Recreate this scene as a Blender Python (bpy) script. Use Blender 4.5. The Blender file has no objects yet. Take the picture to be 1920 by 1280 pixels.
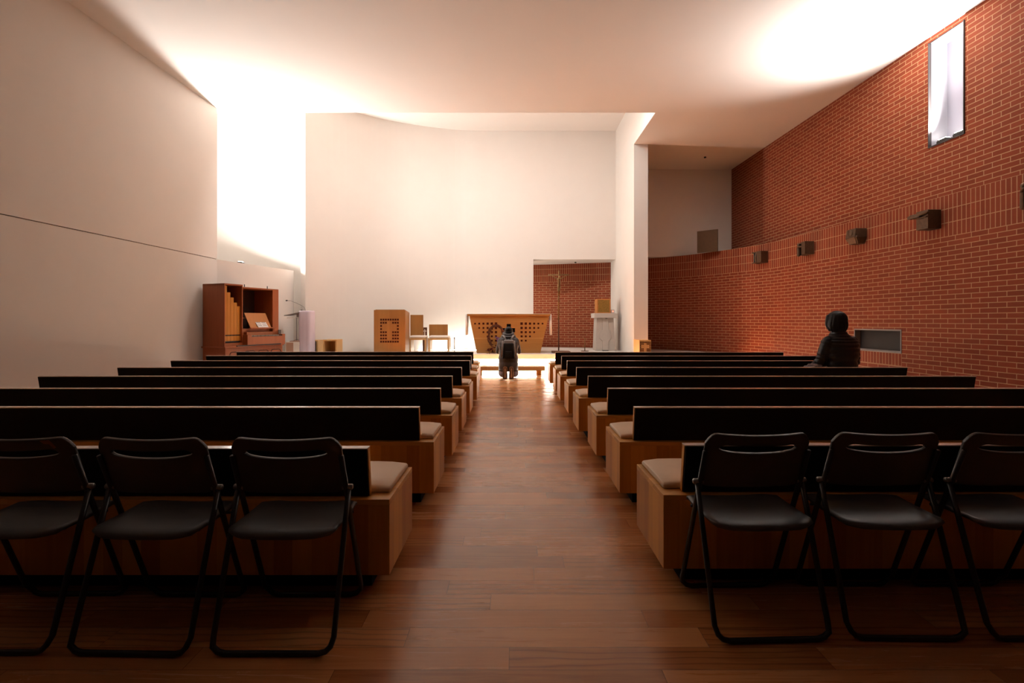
import bpy, bmesh, math, random
from mathutils import Vector, Matrix, noise as mnoise

R = math.radians
random.seed(7)
scene = bpy.context.scene
COL = scene.collection

# ------------------------------------------------------------------ camera, world, exposure
CAMZ, FPX = 1.225, 900.0
cam_d = bpy.data.cameras.new('camera'); cam = bpy.data.objects.new('camera', cam_d); COL.objects.link(cam)
cam.location = (0, 0, CAMZ); cam.rotation_euler = (R(90), 0, 0)
cam_d.sensor_width = 36; cam_d.lens = 36 * FPX / 1920
cam_d.shift_x = (960 - 963) / 1920; cam_d.shift_y = -(640 - 602) / 1920
cam_d.clip_start = 0.05
scene.camera = cam
w = bpy.data.worlds.new('world'); scene.world = w; w.use_nodes = True
w.node_tree.nodes['Background'].inputs[0].default_value = (0.9, 0.8, 0.75, 1)
w.node_tree.nodes['Background'].inputs[1].default_value = 0.0
vs = scene.view_settings
vs.view_transform = 'Standard'; vs.look = 'None'; vs.gamma = 1; vs.use_curve_mapping = False
vs.exposure = 0.0

def area_light(name, loc, direction, sx, sy, power, color=(1, .93, .87), spread=180):
    d = bpy.data.lights.new(name, 'AREA'); d.shape = 'RECTANGLE'; d.size = sx; d.size_y = sy
    d.energy = power; d.color = color; d.spread = R(spread)
    o = bpy.data.objects.new(name, d); COL.objects.link(o); o.location = loc
    o.rotation_euler = Vector(direction).to_track_quat('-Z', 'Y').to_euler()
    return o

P_LEFT, P_RIGHT, P_NICHE = 560.0, 80.0, 16.0
P_WELL, P_LED, P_FOOT = 200.0, 620.0, 11.0
WARM = (1, .962, .92)
# flood lamps sit in the recess behind the left wall and on the sill of the high window (their housings are built below)
LF = Vector((-6.5, 11.35, 2.72))
area_light('flood_left_light', LF, (.35, -.05, 1), .3, .12, P_LEFT, WARM)
RF = [Vector((6.67, 7.22, 4.12)), Vector((6.67, 7.50, 4.12))]
for i, p in enumerate(RF):
    area_light('flood_window_light', p, (-.58, .05, 1), .10, .18, P_RIGHT, WARM, 98)
# area light added unseen in the light well to brighten the altar wall
area_light('well_fill_light', (-.6, 10.55, 6.3), (0, .22, -1), 6.0, .2, P_WELL, WARM)
# lamp behind the edge of the altar wall, washing the brick alcove
area_light('alcove_light', (.25, 15.1, 1.9), (1, .25, .05), .1, 1.6, P_NICHE, (1, .85, .68))
# strip lamp along the foot of the altar wall, behind the chairs
area_light('wall_foot_light', (-1.3, 14.05, .42), (0, .25, 1), 4.6, .05, P_FOOT, (1, .94, .84))
# light strip under the lip of the altar platform
area_light('step_light', (1.0, 12.32, .235), (0, -.15, -1), 8.6, .03, P_LED, (1, .93, .80))

# ------------------------------------------------------------------ materials
def newmat(name):
    m = bpy.data.materials.new(name); m.use_nodes = True
    nt = m.node_tree
    return m, nt, nt.nodes['Principled BSDF']

class N:
    """small node helper"""
    def __init__(s, nt): s.nt = nt
    def node(s, t, **kw):
        n = s.nt.nodes.new(t)
        for k, v in kw.items(): setattr(n, k, v)
        return n
    def put(s, sock, v):
        if isinstance(v, bpy.types.NodeSocket): s.nt.links.new(v, sock)
        elif v is not None: sock.default_value = v
    def math(s, op, a, b=None, c=None):
        n = s.node('ShaderNodeMath', operation=op)
        s.put(n.inputs[0], a)
        if b is not None: s.put(n.inputs[1], b)
        if c is not None: s.put(n.inputs[2], c)
        return n.outputs[0]
    def xyz(s, v):
        n = s.node('ShaderNodeSeparateXYZ'); s.put(n.inputs[0], v); return n.outputs
    def vec(s, x, y, z):
        n = s.node('ShaderNodeCombineXYZ')
        for i, v in enumerate((x, y, z)): s.put(n.inputs[i], v)
        return n.outputs[0]
    def mix(s, f, a, b, blend='MIX'):
        n = s.node('ShaderNodeMix', data_type='RGBA', blend_type=blend)
        s.put(n.inputs[0], f); s.put(n.inputs[6], a); s.put(n.inputs[7], b)
        return n.outputs[2]
    def noise(s, v, scale, detail=3, rough=.55, dist=0):
        n = s.node('ShaderNodeTexNoise'); s.put(n.inputs['Vector'], v)
        n.inputs['Scale'].default_value = scale; n.inputs['Detail'].default_value = detail
        n.inputs['Roughness'].default_value = rough; n.inputs['Distortion'].default_value = dist
        return n.outputs[0]
    def white(s, v):
        n = s.node('ShaderNodeTexWhiteNoise', noise_dimensions='3D'); s.put(n.inputs[0], v); return n.outputs[0]
    def ramp(s, f, stops):
        n = s.node('ShaderNodeValToRGB'); s.put(n.inputs[0], f)
        e = n.color_ramp.elements
        while len(e) < len(stops): e.new(.5)
        for i, (p, c) in enumerate(stops): e[i].position = p; e[i].color = (*c, 1) if len(c) == 3 else c
        return n.outputs[0]
    def bump(s, h, strength, dist, bsdf):
        n = s.node('ShaderNodeBump'); s.put(n.inputs['Height'], h)
        n.inputs['Strength'].default_value = strength; n.inputs['Distance'].default_value = dist
        s.nt.links.new(n.outputs[0], bsdf.inputs['Normal'])

def rgb(c): return (*c, 1) if len(c) == 3 else c

def plain(name, c, rough=.6, metal=0, spec=.5, var=.06, nscale=6, bump=0, bscale=40, sheen=0):
    m, nt, b = newmat(name); n = N(nt)
    co = n.node('ShaderNodeTexCoord').outputs['Object']
    f = n.noise(co, nscale, 4)
    d = tuple(x * (1 - var * 2) for x in c)
    col = n.mix(f, rgb(d), rgb(tuple(min(1, x * (1 + var)) for x in c)))
    nt.links.new(col, b.inputs['Base Color'])
    b.inputs['Roughness'].default_value = rough; b.inputs['Metallic'].default_value = metal
    b.inputs['Specular IOR Level'].default_value = spec
    if sheen: b.inputs['Sheen Weight'].default_value = sheen
    if bump: n.bump(n.noise(co, bscale, 3), bump, .01, b)
    return m

def emit(name, c, s):
    m, nt, b = newmat(name)
    b.inputs['Base Color'].default_value = rgb(c)
    b.inputs['Emission Color'].default_value = rgb(c); b.inputs['Emission Strength'].default_value = s
    return m

def wood(name, light, dark, strip=.09, grain='z', rough=.45, spec=.4, contrast=1.0):
    """boards joined side by side; grain runs along one axis, board edges across the other"""
    m, nt, b = newmat(name); n = N(nt)
    co = n.node('ShaderNodeTexCoord').outputs['Object']
    x, y, z = n.xyz(co)
    if grain == 'z': s = n.math('ADD', x, y); g = n.vec(n.math('MULTIPLY', x, 30), n.math('MULTIPLY', y, 30), n.math('MULTIPLY', z, 1.6))
    elif grain == 'x': s = n.math('ADD', z, y); g = n.vec(n.math('MULTIPLY', x, 1.6), n.math('MULTIPLY', y, 30), n.math('MULTIPLY', z, 30))
    else: s = n.math('ADD', z, x); g = n.vec(n.math('MULTIPLY', x, 30), n.math('MULTIPLY', y, 1.6), n.math('MULTIPLY', z, 30))
    wob = n.math('MULTIPLY', n.noise(n.vec(n.math('MULTIPLY', s, .9), 0, 0), 3, 1), .25)
    idx = n.math('FLOOR', n.math('ADD', n.math('DIVIDE', s, strip), wob))
    rnd = n.white(n.vec(idx, 3.3, 1.7))
    gr = n.noise(g, 1.0, 5, .6, .4)
    f = n.math('ADD', n.math('MULTIPLY', rnd, .55 * contrast), n.math('MULTIPLY', gr, .55))
    col = n.ramp(f, [(0.12, dark), (0.88, light)])
    nt.links.new(col, b.inputs['Base Color'])
    b.inputs['Roughness'].default_value = rough; b.inputs['Specular IOR Level'].default_value = spec
    n.bump(gr, .08, .004, b)
    return m

def floor_mat():
    m, nt, b = newmat('teak_floor'); n = N(nt)
    co = n.node('ShaderNodeTexCoord').outputs['Object']
    x, y, z = n.xyz(co)
    pw, pl = .1165, 1.15
    yr = n.math('DIVIDE', n.math('ADD', y, .06), pw); row = n.math('FLOOR', yr)
    ro = n.white(n.vec(row, 5.1, 2.2))
    xr = n.math('ADD', n.math('DIVIDE', x, pl), n.math('MULTIPLY', ro, 7.0)); colid = n.math('FLOOR', xr)
    rnd = n.white(n.vec(row, colid, 9.7)); rnd2 = n.white(n.vec(row, colid, 4.1))
    fy = n.math('FRACT', yr); fx = n.math('FRACT', xr)
    ey = n.math('MINIMUM', fy, n.math('SUBTRACT', 1, fy)); ex = n.math('MULTIPLY', n.math('MINIMUM', fx, n.math('SUBTRACT', 1, fx)), pl / pw)
    edge = n.math('MINIMUM', ey, ex)
    gap = n.math('SUBTRACT', 1, n.math('SMOOTH_MIN', n.math('DIVIDE', edge, .016), 1, .1))
    gap = n.math('MAXIMUM', gap, 0)
    g = n.vec(n.math('ADD', n.math('MULTIPLY', x, 1.1), n.math('MULTIPLY', rnd, 37)), n.math('MULTIPLY', y, 17), n.math('MULTIPLY', rnd2, 11))
    gr = n.noise(g, 1.6, 6, .62, 1.2)
    fine = n.noise(n.vec(n.math('MULTIPLY', x, 7), n.math('MULTIPLY', y, 150), rnd), 1.0, 3, .6)
    f = n.math('ADD', n.math('ADD', n.math('MULTIPLY', rnd, .55), n.math('MULTIPLY', gr, .5)), n.math('MULTIPLY', fine, .22))
    col = n.ramp(f, [(.12, (.21, .066, .020)), (.5, (.48, .185, .060)), (1.0, (.70, .33, .125))])
    # dark cathedral figure in some boards
    wv = n.node('ShaderNodeTexWave', wave_type='BANDS', bands_direction='Y')
    n.put(wv.inputs['Vector'], n.vec(n.math('MULTIPLY', x, .35), n.math('ADD', y, n.math('MULTIPLY', rnd2, 3)), 0))
    wv.inputs['Scale'].default_value = 9; wv.inputs['Distortion'].default_value = 5; wv.inputs['Detail'].default_value = 2; wv.inputs['Detail Scale'].default_value = .7
    vein = n.math('MULTIPLY', n.math('POWER', wv.outputs['Fac'], 7), n.math('GREATER_THAN', rnd2, .72))
    col = n.mix(n.math('MULTIPLY', vein, .38), col, rgb((.03, .008, .004)))
    col = n.mix(n.math('MULTIPLY', gap, .75), col, rgb((.02, .007, .004)))
    nt.links.new(col, b.inputs['Base Color'])
    rr = n.math('ADD', n.math('MULTIPLY', n.math('ADD', gr, rnd), .06), .20)
    nt.links.new(rr, b.inputs['Roughness'])
    b.inputs['Specular IOR Level'].default_value = .65
    n.bump(n.math('SUBTRACT', n.math('MULTIPLY', fine, .3), gap), .10, .002, b)
    return m

BAND0, BAND1 = 2.505, 3.135
def brick_mat(name, sill=None):
    m, nt, b = newmat(name); n = N(nt)
    uv = n.node('ShaderNodeTexCoord').outputs['UV']
    u, v, _ = n.xyz(uv)
    c1, c2, mo = rgb((.25, .050, .018)), rgb((.20, .038, .013)), rgb((.45, .28, .155))
    def bt(vec, bw, rh, off, ms):
        t = n.node('ShaderNodeTexBrick'); t.offset = off; t.offset_frequency = 2; t.squash = 1
        n.put(t.inputs['Vector'], vec); t.inputs['Color1'].default_value = c1; t.inputs['Color2'].default_value = c2
        t.inputs['Mortar'].default_value = mo; t.inputs['Scale'].default_value = 1
        t.inputs['Mortar Size'].default_value = ms; t.inputs['Mortar Smooth'].default_value = .15
        t.inputs['Brick Width'].default_value = bw; t.inputs['Row Height'].default_value = rh
        return t
    above = n.math('GREATER_THAN', v, BAND1)
    vv = n.math('SUBTRACT', v, n.math('ADD', BAND0 - .073 * 60, n.math('MULTIPLY', above, BAND1 - BAND0)))
    A = bt(n.vec(n.math('ADD', u, 40), vv, 0), .24, .073, .5, .0055)
    S = bt(n.vec(n.math('ADD', u, 40), n.math('SUBTRACT', v, BAND0 - 2.1), 0), .068, .21, 0, .0055)
    band = n.math('MULTIPLY', n.math('GREATER_THAN', v, BAND0), n.math('LESS_THAN', v, BAND1))
    col = n.mix(band, A.outputs[0], S.outputs[0])
    fac = n.math('ADD', n.math('MULTIPLY', A.outputs[1], n.math('SUBTRACT', 1, band)), n.math('MULTIPLY', S.outputs[1], band))
    if sill:
        u0, u1, v0, v1 = sill
        k = n.math('MULTIPLY', n.math('MULTIPLY', n.math('GREATER_THAN', u, u0), n.math('LESS_THAN', u, u1)),
                   n.math('MULTIPLY', n.math('GREATER_THAN', v, v0), n.math('LESS_THAN', v, v1)))
        S2 = bt(n.vec(n.math('SUBTRACT', u, u0 - 6.8), n.math('SUBTRACT', v, v0 - 2.1), 0), .068, .21, 0, .0055)
        col = n.mix(k, col, S2.outputs[0])
        fac = n.math('ADD', n.math('MULTIPLY', fac, n.math('SUBTRACT', 1, k)), n.math('MULTIPLY', S2.outputs[1], k))
    dirt = n.noise(n.vec(u, v, 0), 9, 5, .65)
    col = n.mix(n.math('MULTIPLY', dirt, .5), col, rgb((.6, .45, .4)), 'MULTIPLY')
    nt.links.new(col, b.inputs['Base Color'])
    b.inputs['Roughness'].default_value = .8; b.inputs['Specular IOR Level'].default_value = .25
    rough = n.noise(n.vec(u, v, 0), 60, 3)
    n.bump(n.math('ADD', n.math('MULTIPLY', n.math('SUBTRACT', 1, fac), 1.0), n.math('MULTIPLY', rough, .15)), .55, .01, b)
    return m

M = {}
M['plaster'] = plain('white_plaster', (.69, .64, .595), .9, spec=.2, var=.02, nscale=2.5)
M['ceiling'] = plain('ceiling_plaster', (.69, .645, .605), .9, spec=.2, var=.015, nscale=1.5)
M['groove'] = plain('shadow_gap', (.25, .17, .13), .9)
M['floor'] = floor_mat()
M['marble'] = plain('pale_stone', (.76, .72, .67), .35, var=.04, nscale=4)
M['pew'] = wood('pew_oak', (.74, .345, .062), (.40, .13, .020), .085, 'z', contrast=1.35)
M['pewtop'] = wood('pew_oak_top', (.82, .43, .105), (.54, .23, .042), .085, 'x')
M['pewblack'] = plain('black_back_face', (.006, .0045, .004), .7, spec=.15)  # near-black colour for the near side of each pew back
M['pewglint'] = plain('edge_reflection', (.85, .72, .66), .2, spec=1.0, var=.04)  # reflection of the bright altar wall put into the colour
M['plinth'] = plain('black_plinth', (.006, .005, .005), .8, spec=.1)
M['cushion'] = plain('beige_leatherette', (.79, .575, .395), .5, var=.05, bump=.12, bscale=25)
M['chairblack_lit'] = plain('black_plastic_lit', (.045, .041, .040), .5, spec=.7, bump=.05, bscale=250)  # same plastic as the backrest, lightened for light falling from above
M['chairblack'] = plain('black_plastic', (.010, .009, .009), .42, spec=.6, bump=.05, bscale=250)
M['chairmetal'] = plain('black_steel', (.008, .007, .008), .38, spec=.5)
M['chip'] = plain('bare_wood_chip', (.4, .17, .07), .8)
M['altar'] = wood('altar_oak', (.43, .215, .060), (.28, .118, .028), .3, 'x', contrast=.5)
M['ambo'] = wood('ambo_oak', (.37, .178, .052), (.25, .105, .027), .14, 'z', contrast=.7)
M['lightoak'] = wood('light_oak', (.66, .42, .19), (.50, .28, .10), .12, 'z', contrast=.6)
M['hole'] = plain('dark_inlay', (.05, .008, .004), .8, spec=.1)
M['holeblack'] = plain('black_inlay', (.004, .003, .003), .9, spec=.05)
M['cloth'] = plain('white_linen', (.80, .74, .68), .9, var=.03, bump=.1)
M['organ'] = wood('organ_mahogany', (.40, .115, .030), (.24, .058, .014), .5, 'z', contrast=.4)
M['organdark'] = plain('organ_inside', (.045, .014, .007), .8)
M['pipewood'] = wood('organ_pipe_wood', (.62, .27, .035), (.46, .17, .018), .3, 'z', contrast=.3)
M['pipemetal'] = plain('pipe_metal', (.42, .38, .34), .35, metal=.9)
M['ivory'] = plain('ivory', (.75, .65, .5), .5)
M['black'] = plain('matt_black', (.01, .009, .009), .6)
M['paper'] = plain('white_paper', (.82, .80, .78), .9)
M['ink'] = plain('grey_ink', (.25, .25, .27), .9)
M['lilac'] = plain('lilac_cloth', (.60, .52, .60), .9, var=.05)
M['steel'] = plain('grey_steel', (.25, .23, .22), .4, metal=.7)
M['greybox'] = plain('cream_box', (.74, .68, .60), .8)
M['tanpanel'] = plain('tan_panel', (.42, .24, .16), .7)
M['stone'] = plain('grey_limestone', (.46, .41, .37), .8, var=.07, nscale=9, bump=.15)
M['brass'] = plain('worn_brass', (.21, .115, .045), .45, metal=.85, var=.15, nscale=30)
M['bronzewood'] = plain('dark_brown_wood', (.10, .034, .014), .5)
M['gold'] = plain('hammered_gold', (.36, .22, .055), .42, metal=.75, var=.35, nscale=45, bump=.6, bscale=60)
M['honey'] = wood('honey_wood', (.55, .24, .07), (.42, .16, .04), .2, 'z', contrast=.3)
M['bronze'] = plain('bronze', (.11, .06, .032), .5, metal=.5, var=.25, nscale=25, bump=.3, bscale=50)
M['panelbrown'] = plain('brown_board', (.09, .048, .02), .8, var=.12, nscale=14)
M['greymetal'] = plain('grey_metal_panel', (.03, .025, .024), .7, spec=.2, var=.08)
M['paleframe'] = plain('pale_frame', (.22, .19, .185), .6)
M['darkframe'] = plain('dark_frame', (.05, .04, .04), .6)
M['lamp'] = plain('lamp_housing', (.05, .05, .05), .5, metal=.4)
M['lens'] = emit('lamp_lens', (1, .95, .88), 32)
M['led'] = emit('light_strip', (1, .93, .80), 45)
M['red'] = emit('red_glow', (1, .12, .06), 6)
M['frost'] = plain('frosted_pane', (.34, .33, .385), .6, var=.01)
M['reveal'] = plain('lilac_white_reveal', (.42, .41, .45), .8, var=.01)
M['rear'] = plain('dark_rear_wall', (.035, .016, .009), .8)  # kept very dark to cut bounced light on chairs and pews
M['twig'] = plain('dried_twigs', (.10, .035, .015), .9, var=.3, nscale=40)
M['leaf'] = plain('dried_leaf', (.20, .05, .012), .8, var=.4, nscale=30)
M['berry'] = plain('dark_berry', (.22, .02, .014), .5, var=.2, nscale=30)
M['flower'] = plain('dry_ochre_flower', (.42, .22, .06), .8, var=.3, nscale=40)
M['purple'] = plain('purple_ribbon', (.07, .025, .10), .7)
M['skin'] = plain('skin', (.52, .30, .21), .55)
M['hair'] = plain('black_hair', (.006, .0042, .0036), .5, spec=.25, var=.3, nscale=50, bump=.3, bscale=70)
M['coat'] = plain('grey_puffer', (.045, .039, .038), .55, var=.1, bump=.1)
M['coatolive'] = plain('olive_pack', (.007, .006, .005), .75, spec=.2, bump=.1)
M['packgrey'] = plain('grey_pack_trim', (.23, .20, .185), .7)
M['jeans'] = plain('grey_blue_jeans', (.16, .15, .19), .85, var=.1, nscale=20)
M['shoe'] = plain('dark_shoe', (.03, .022, .018), .7)
M['sole'] = plain('dark_sole', (.05, .03, .02), .8)
M['tread'] = plain('tan_tread', (.42, .27, .17), .8)
M['jacket'] = plain('black_puffer', (.006, .0055, .006), .36, spec=.35)
M['scarf'] = plain('mauve_grey_coat', (.10, .075, .08), .85, var=.2, nscale=30)

# ------------------------------------------------------------------ mesh helpers
def at(px, py, D):
    """point of the photograph at a measured distance, in metres"""
    return Vector(((px - 963) * D / FPX, D, CAMZ - (py - 602) * D / FPX))

def link(name, me, parent=None, loc=None):
    o = bpy.data.objects.new(name, me); COL.objects.link(o)
    if parent: o.parent = parent
    if loc is not None: o.location = loc
    return o

def obj(name, bm, mats, parent=None, smooth=False, loc=None, bevel=0, seg=2, angle=40):
    bmesh.ops.recalc_face_normals(bm, faces=bm.faces[:])
    me = bpy.data.meshes.new(name); bm.to_mesh(me); bm.free()
    if not isinstance(mats, (list, tuple)): mats = [mats]
    for m in mats: me.materials.append(M[m] if isinstance(m, str) else m)
    if smooth:
        for p in me.polygons: p.use_smooth = True
    o = link(name, me, parent, loc)
    if bevel:
        b = o.modifiers.new('bevel', 'BEVEL'); b.width = bevel; b.segments = seg; b.limit_method = 'ANGLE'; b.angle_limit = R(angle)
    return o

def thing(name, label, cat, loc=(0, 0, 0), rz=0, group=None):
    o = bpy.data.objects.new(name, None); COL.objects.link(o); o.location = loc; o.rotation_euler.z = rz
    o.empty_display_size = .1
    return tag(o, label, cat, group)

def tag(o, label, cat, group=None):
    o['label'] = label; o['category'] = cat
    if group: o['group'] = group
    return o

def struct(name, bm, m, label=None, **kw):
    o = obj(name, bm, m, **kw); o['kind'] = 'structure'
    if label: o['label'] = label
    return o

def box(bm, x0, x1, y0, y1, z0, z1, mi=0):
    v = [bm.verts.new((x, y, z)) for z in (z0, z1) for y in (y0, y1) for x in (x0, x1)]
    for q in ((0, 2, 3, 1), (4, 5, 7, 6), (0, 1, 5, 4), (2, 6, 7, 3), (0, 4, 6, 2), (1, 3, 7, 5)):
        f = bm.faces.new([v[i] for i in q]); f.material_index = mi
    return v

def B(*a, **k):
    bm = bmesh.new(); box(bm, *a, **k); return bm

def prism(bm, poly, z0, z1, mi=0):
    lo = [bm.verts.new((x, y, z0)) for x, y in poly]; hi = [bm.verts.new((x, y, z1)) for x, y in poly]
    n = len(poly)
    for a in (bm.faces.new(lo), bm.faces.new(hi)): a.material_index = mi
    for i in range(n):
        f = bm.faces.new((lo[i], lo[(i + 1) % n], hi[(i + 1) % n], hi[i])); f.material_index = mi

def hexa(bm, pts, mi=0):
    """box from 8 corners: bottom loop of 4, then top loop of 4"""
    v = [bm.verts.new(p) for p in pts]
    for q in ((0, 1, 2, 3), (4, 5, 6, 7), (0, 1, 5, 4), (1, 2, 6, 5), (2, 3, 7, 6), (3, 0, 4, 7)):
        f = bm.faces.new([v[i] for i in q]); f.material_index = mi

def tube(bm, pts, rad, seg=10, side=None, flat=None, mi=0, closed=False, endcap=True):
    """swept tube; rad is one radius or one per point (or (rx, ry) pairs); side fixes the x axis of the section"""
    pts = [Vector(p) for p in pts]; n = len(pts)
    rings = []
    up = Vector(side) if side is not None else None
    for i, p in enumerate(pts):
        if closed: t = pts[(i + 1) % n] - pts[i - 1]
        else: t = pts[min(i + 1, n - 1)] - pts[max(i - 1, 0)]
        t.normalize()
        if up is None:
            up = Vector((0, 0, 1)) if abs(t.z) < .9 else Vector((1, 0, 0))
        sx = up - t * up.dot(t)
        if sx.length < 1e-4: sx = t.orthogonal()
        sx.normalize(); sy = t.cross(sx)
        if side is None: up = sx
        r = rad[i] if isinstance(rad, (list, tuple)) and not isinstance(rad[0], (int, float)) or isinstance(rad, list) else rad
        rx, ry = r if isinstance(r, (list, tuple)) else (r, r)
        rings.append([bm.verts.new(p + sx * (rx * math.cos(2 * math.pi * k / seg)) + sy * (ry * math.sin(2 * math.pi * k / seg))) for k in range(seg)])
    m = n if closed else n - 1
    for i in range(m):
        a, b = rings[i], rings[(i + 1) % n]
        for k in range(seg):
            f = bm.faces.new((a[k], a[(k + 1) % seg], b[(k + 1) % seg], b[k])); f.material_index = mi
    if not closed and endcap:
        bm.faces.new(rings[0]).material_index = mi; bm.faces.new(rings[-1]).material_index = mi

def ell(bm, c, r, rot=None, sub=2, mi=0):
    """ellipsoid"""
    mat = Matrix.Translation(Vector(c)) @ (rot.to_4x4() if rot else Matrix.Identity(4)) @ Matrix.Diagonal((*r, 1))
    res = bmesh.ops.create_icosphere(bm, subdivisions=sub, radius=1, matrix=mat)
    for v in res['verts']:
        for f in v.link_faces: f.material_index = mi

def limb(bm, pts, rad, seg=14, ridges=0, amp=0, side=None):
    """rounded limb through joints, with optional quilting ridges"""
    pts = [Vector(p) for p in pts]
    P, Q = [], []
    for i in range(len(pts) - 1):
        for k in range(12):
            t = k / 12; P.append(pts[i].lerp(pts[i + 1], t)); Q.append(rad[i] + (rad[i + 1] - rad[i]) * t)
    P.append(pts[-1]); Q.append(rad[-1])
    L = [0]
    for i in range(1, len(P)): L.append(L[-1] + (P[i] - P[i - 1]).length)
    if ridges: Q = [q * (1 + amp * (abs(math.sin(math.pi * l / L[-1] * ridges)) - .6)) for q, l in zip(Q, L)]
    tube(bm, P, [(q, q) for q in Q], seg, side=side)
    for p, q in ((P[0], Q[0]), (P[-1], Q[-1])): ell(bm, p, (q * .98,) * 3)

def bake(bm, name, voxel, mats, parent=None, smooth=4):
    """melt overlapping shapes into one continuous surface"""
    bmesh.ops.recalc_face_normals(bm, faces=bm.faces[:])
    me = bpy.data.meshes.new('tmp'); bm.to_mesh(me); bm.free()
    o = bpy.data.objects.new('tmp', me); COL.objects.link(o)
    r = o.modifiers.new('r', 'REMESH'); r.mode = 'VOXEL'; r.voxel_size = voxel; r.use_smooth_shade = True
    if smooth:
        s = o.modifiers.new('s', 'SMOOTH'); s.iterations = smooth; s.factor = .5
    dg = bpy.context.evaluated_depsgraph_get(); dg.update()
    me2 = bpy.data.meshes.new_from_object(o.evaluated_get(dg)); me2.name = name
    bpy.data.objects.remove(o); bpy.data.meshes.remove(me)
    me2.materials.clear()
    for m in (mats if isinstance(mats, list) else [mats]): me2.materials.append(M[m])
    for p in me2.polygons: p.use_smooth = True
    return link(name, me2, parent)

def copy_tree(o, parent=None):
    c = o.copy(); COL.objects.link(c)
    if parent: c.parent = parent; c.matrix_parent_inverse = o.matrix_parent_inverse
    for ch in [x for x in bpy.data.objects if x.parent == o]: copy_tree(ch, c)
    return c

def catmull(P, step=.25):
    P = [Vector((*p, 0)) for p in P]; out = []
    for i in range(len(P) - 1):
        a, b, c, d = P[max(i - 1, 0)], P[i], P[i + 1], P[min(i + 2, len(P) - 1)]
        n = max(1, int((c - b).length / step))
        for k in range(n):
            t = k / n
            out.append(.5 * ((2 * b) + (c - a) * t + (2 * a - 5 * b + 4 * c - d) * t * t + (3 * b - a - 3 * c + d) * t ** 3))
    out.append(P[-1])
    return [(p.x, p.y) for p in out]

def wall_strip(bm, path, zs, hole=None, thick=.3, uv=True, flip=1):
    """vertical wall along a plan path; the inner face carries brick coordinates in metres; hole = (ya, yb, band index)"""
    L = [0]
    for i in range(1, len(path)): L.append(L[-1] + math.dist(path[i], path[i - 1]))
    lay = bm.loops.layers.uv.verify()
    nor = []
    for i in range(len(path)):
        a, b = path[max(i - 1, 0)], path[min(i + 1, len(path) - 1)]
        t = Vector((b[0] - a[0], b[1] - a[1])).normalized(); nor.append(Vector((t.y, -t.x)) * flip)
    inn = [[bm.verts.new((x, y, z)) for z in zs] for x, y in path]
    out = [[bm.verts.new((path[i][0] + nor[i].x * thick, path[i][1] + nor[i].y * thick, z)) for z in zs] for i in range(len(path))]
    for i in range(len(path) - 1):
        ym = (path[i][1] + path[i + 1][1]) / 2
        for k in range(len(zs) - 1):
            if hole and hole[2] == k and hole[0] < ym < hole[1]: continue
            f = bm.faces.new((inn[i][k], inn[i + 1][k], inn[i + 1][k + 1], inn[i][k + 1]))
            for lp, (j, z) in zip(f.loops, ((i, zs[k]), (i + 1, zs[k]), (i + 1, zs[k + 1]), (i, zs[k + 1]))): lp[lay].uv = (L[j], z)
            f = bm.faces.new((out[i][k], out[i][k + 1], out[i + 1][k + 1], out[i + 1][k]))
            for lp, (j, z) in zip(f.loops, ((i, zs[k]), (i, zs[k + 1]), (i + 1, zs[k + 1]), (i + 1, zs[k]))): lp[lay].uv = (L[j], z)
        for k, s in ((0, 1), (len(zs) - 1, -1)):
            f = bm.faces.new((inn[i][k], out[i][k], out[i + 1][k], inn[i + 1][k]))
            for lp, (j, q) in zip(f.loops, ((i, 0), (i, .06), (i + 1, .06), (i + 1, 0))): lp[lay].uv = (L[j], zs[k] - q)
    for i in (0, len(path) - 1):
        for k in range(len(zs) - 1):
            bm.faces.new((inn[i][k], inn[i][k + 1], out[i][k + 1], out[i][k]))
    return L

# ------------------------------------------------------------------ the room
ZC, ZW = 5.74, 6.945           # ceiling, ceiling of the light well
YB = -1.1                      # unseen rear of the room, drawn in close to darken the near faces
struct('floor', B(-9, 7.4, YB, 17, -.2, 0), 'floor')

bm = bmesh.new()               # ceiling: one plate with the light well cut out over the altar
prism(bm, [(-9, YB), (7.4, YB), (7.4, 16.5), (3.07, 16.5), (3.07, 10.4), (-9, 10.4)], ZC, ZC + .35)
struct('ceiling', bm, 'ceiling')
struct('ceiling_well', B(-9.2, 3.4, 10.05, 17, ZW, ZW + .2), 'ceiling')
struct('wall_well_front', B(-9, 3.4, 10.1, 10.4, ZC + .35, ZW), 'ceiling')
struct('wall_well_right', B(3.07, 3.4, 10.4, 17, ZC + .35, ZW), 'plaster')

# left wall: plaster above and below a fine shadow gap; the lower part runs on past the corner into a slanted parapet
ZG = 2.535
struct('wall_left_upper', B(-6.75, -6.3, YB, 10.2, ZG + .014, ZC), 'plaster')
struct('wall_left_gap', B(-6.6, -6.325, YB, 10.2, ZG - .01, ZG + .024), 'groove')
bm = bmesh.new()
prism(bm, [(-6.3, YB), (-6.3, 10.2), (-5.7, 12.44), (-5.9, 12.5), (-6.1, 12.0), (-8.8, 12.0), (-8.8, 10.2), (-6.75, 10.2), (-6.75, YB)], 0, ZG)
struct('wall_left_lower', bm, 'plaster')
struct('wall_recess', B(-9, -4.5, 13.25, 13.5, 0, ZW), 'plaster')
struct('wall_recess_left', B(-9, -8.75, 10.2, 13.3, 0, ZW), 'plaster')
struct('wall_rear', B(-9, 7.4, YB - .2, YB, 0, ZC), 'rear')

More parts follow.
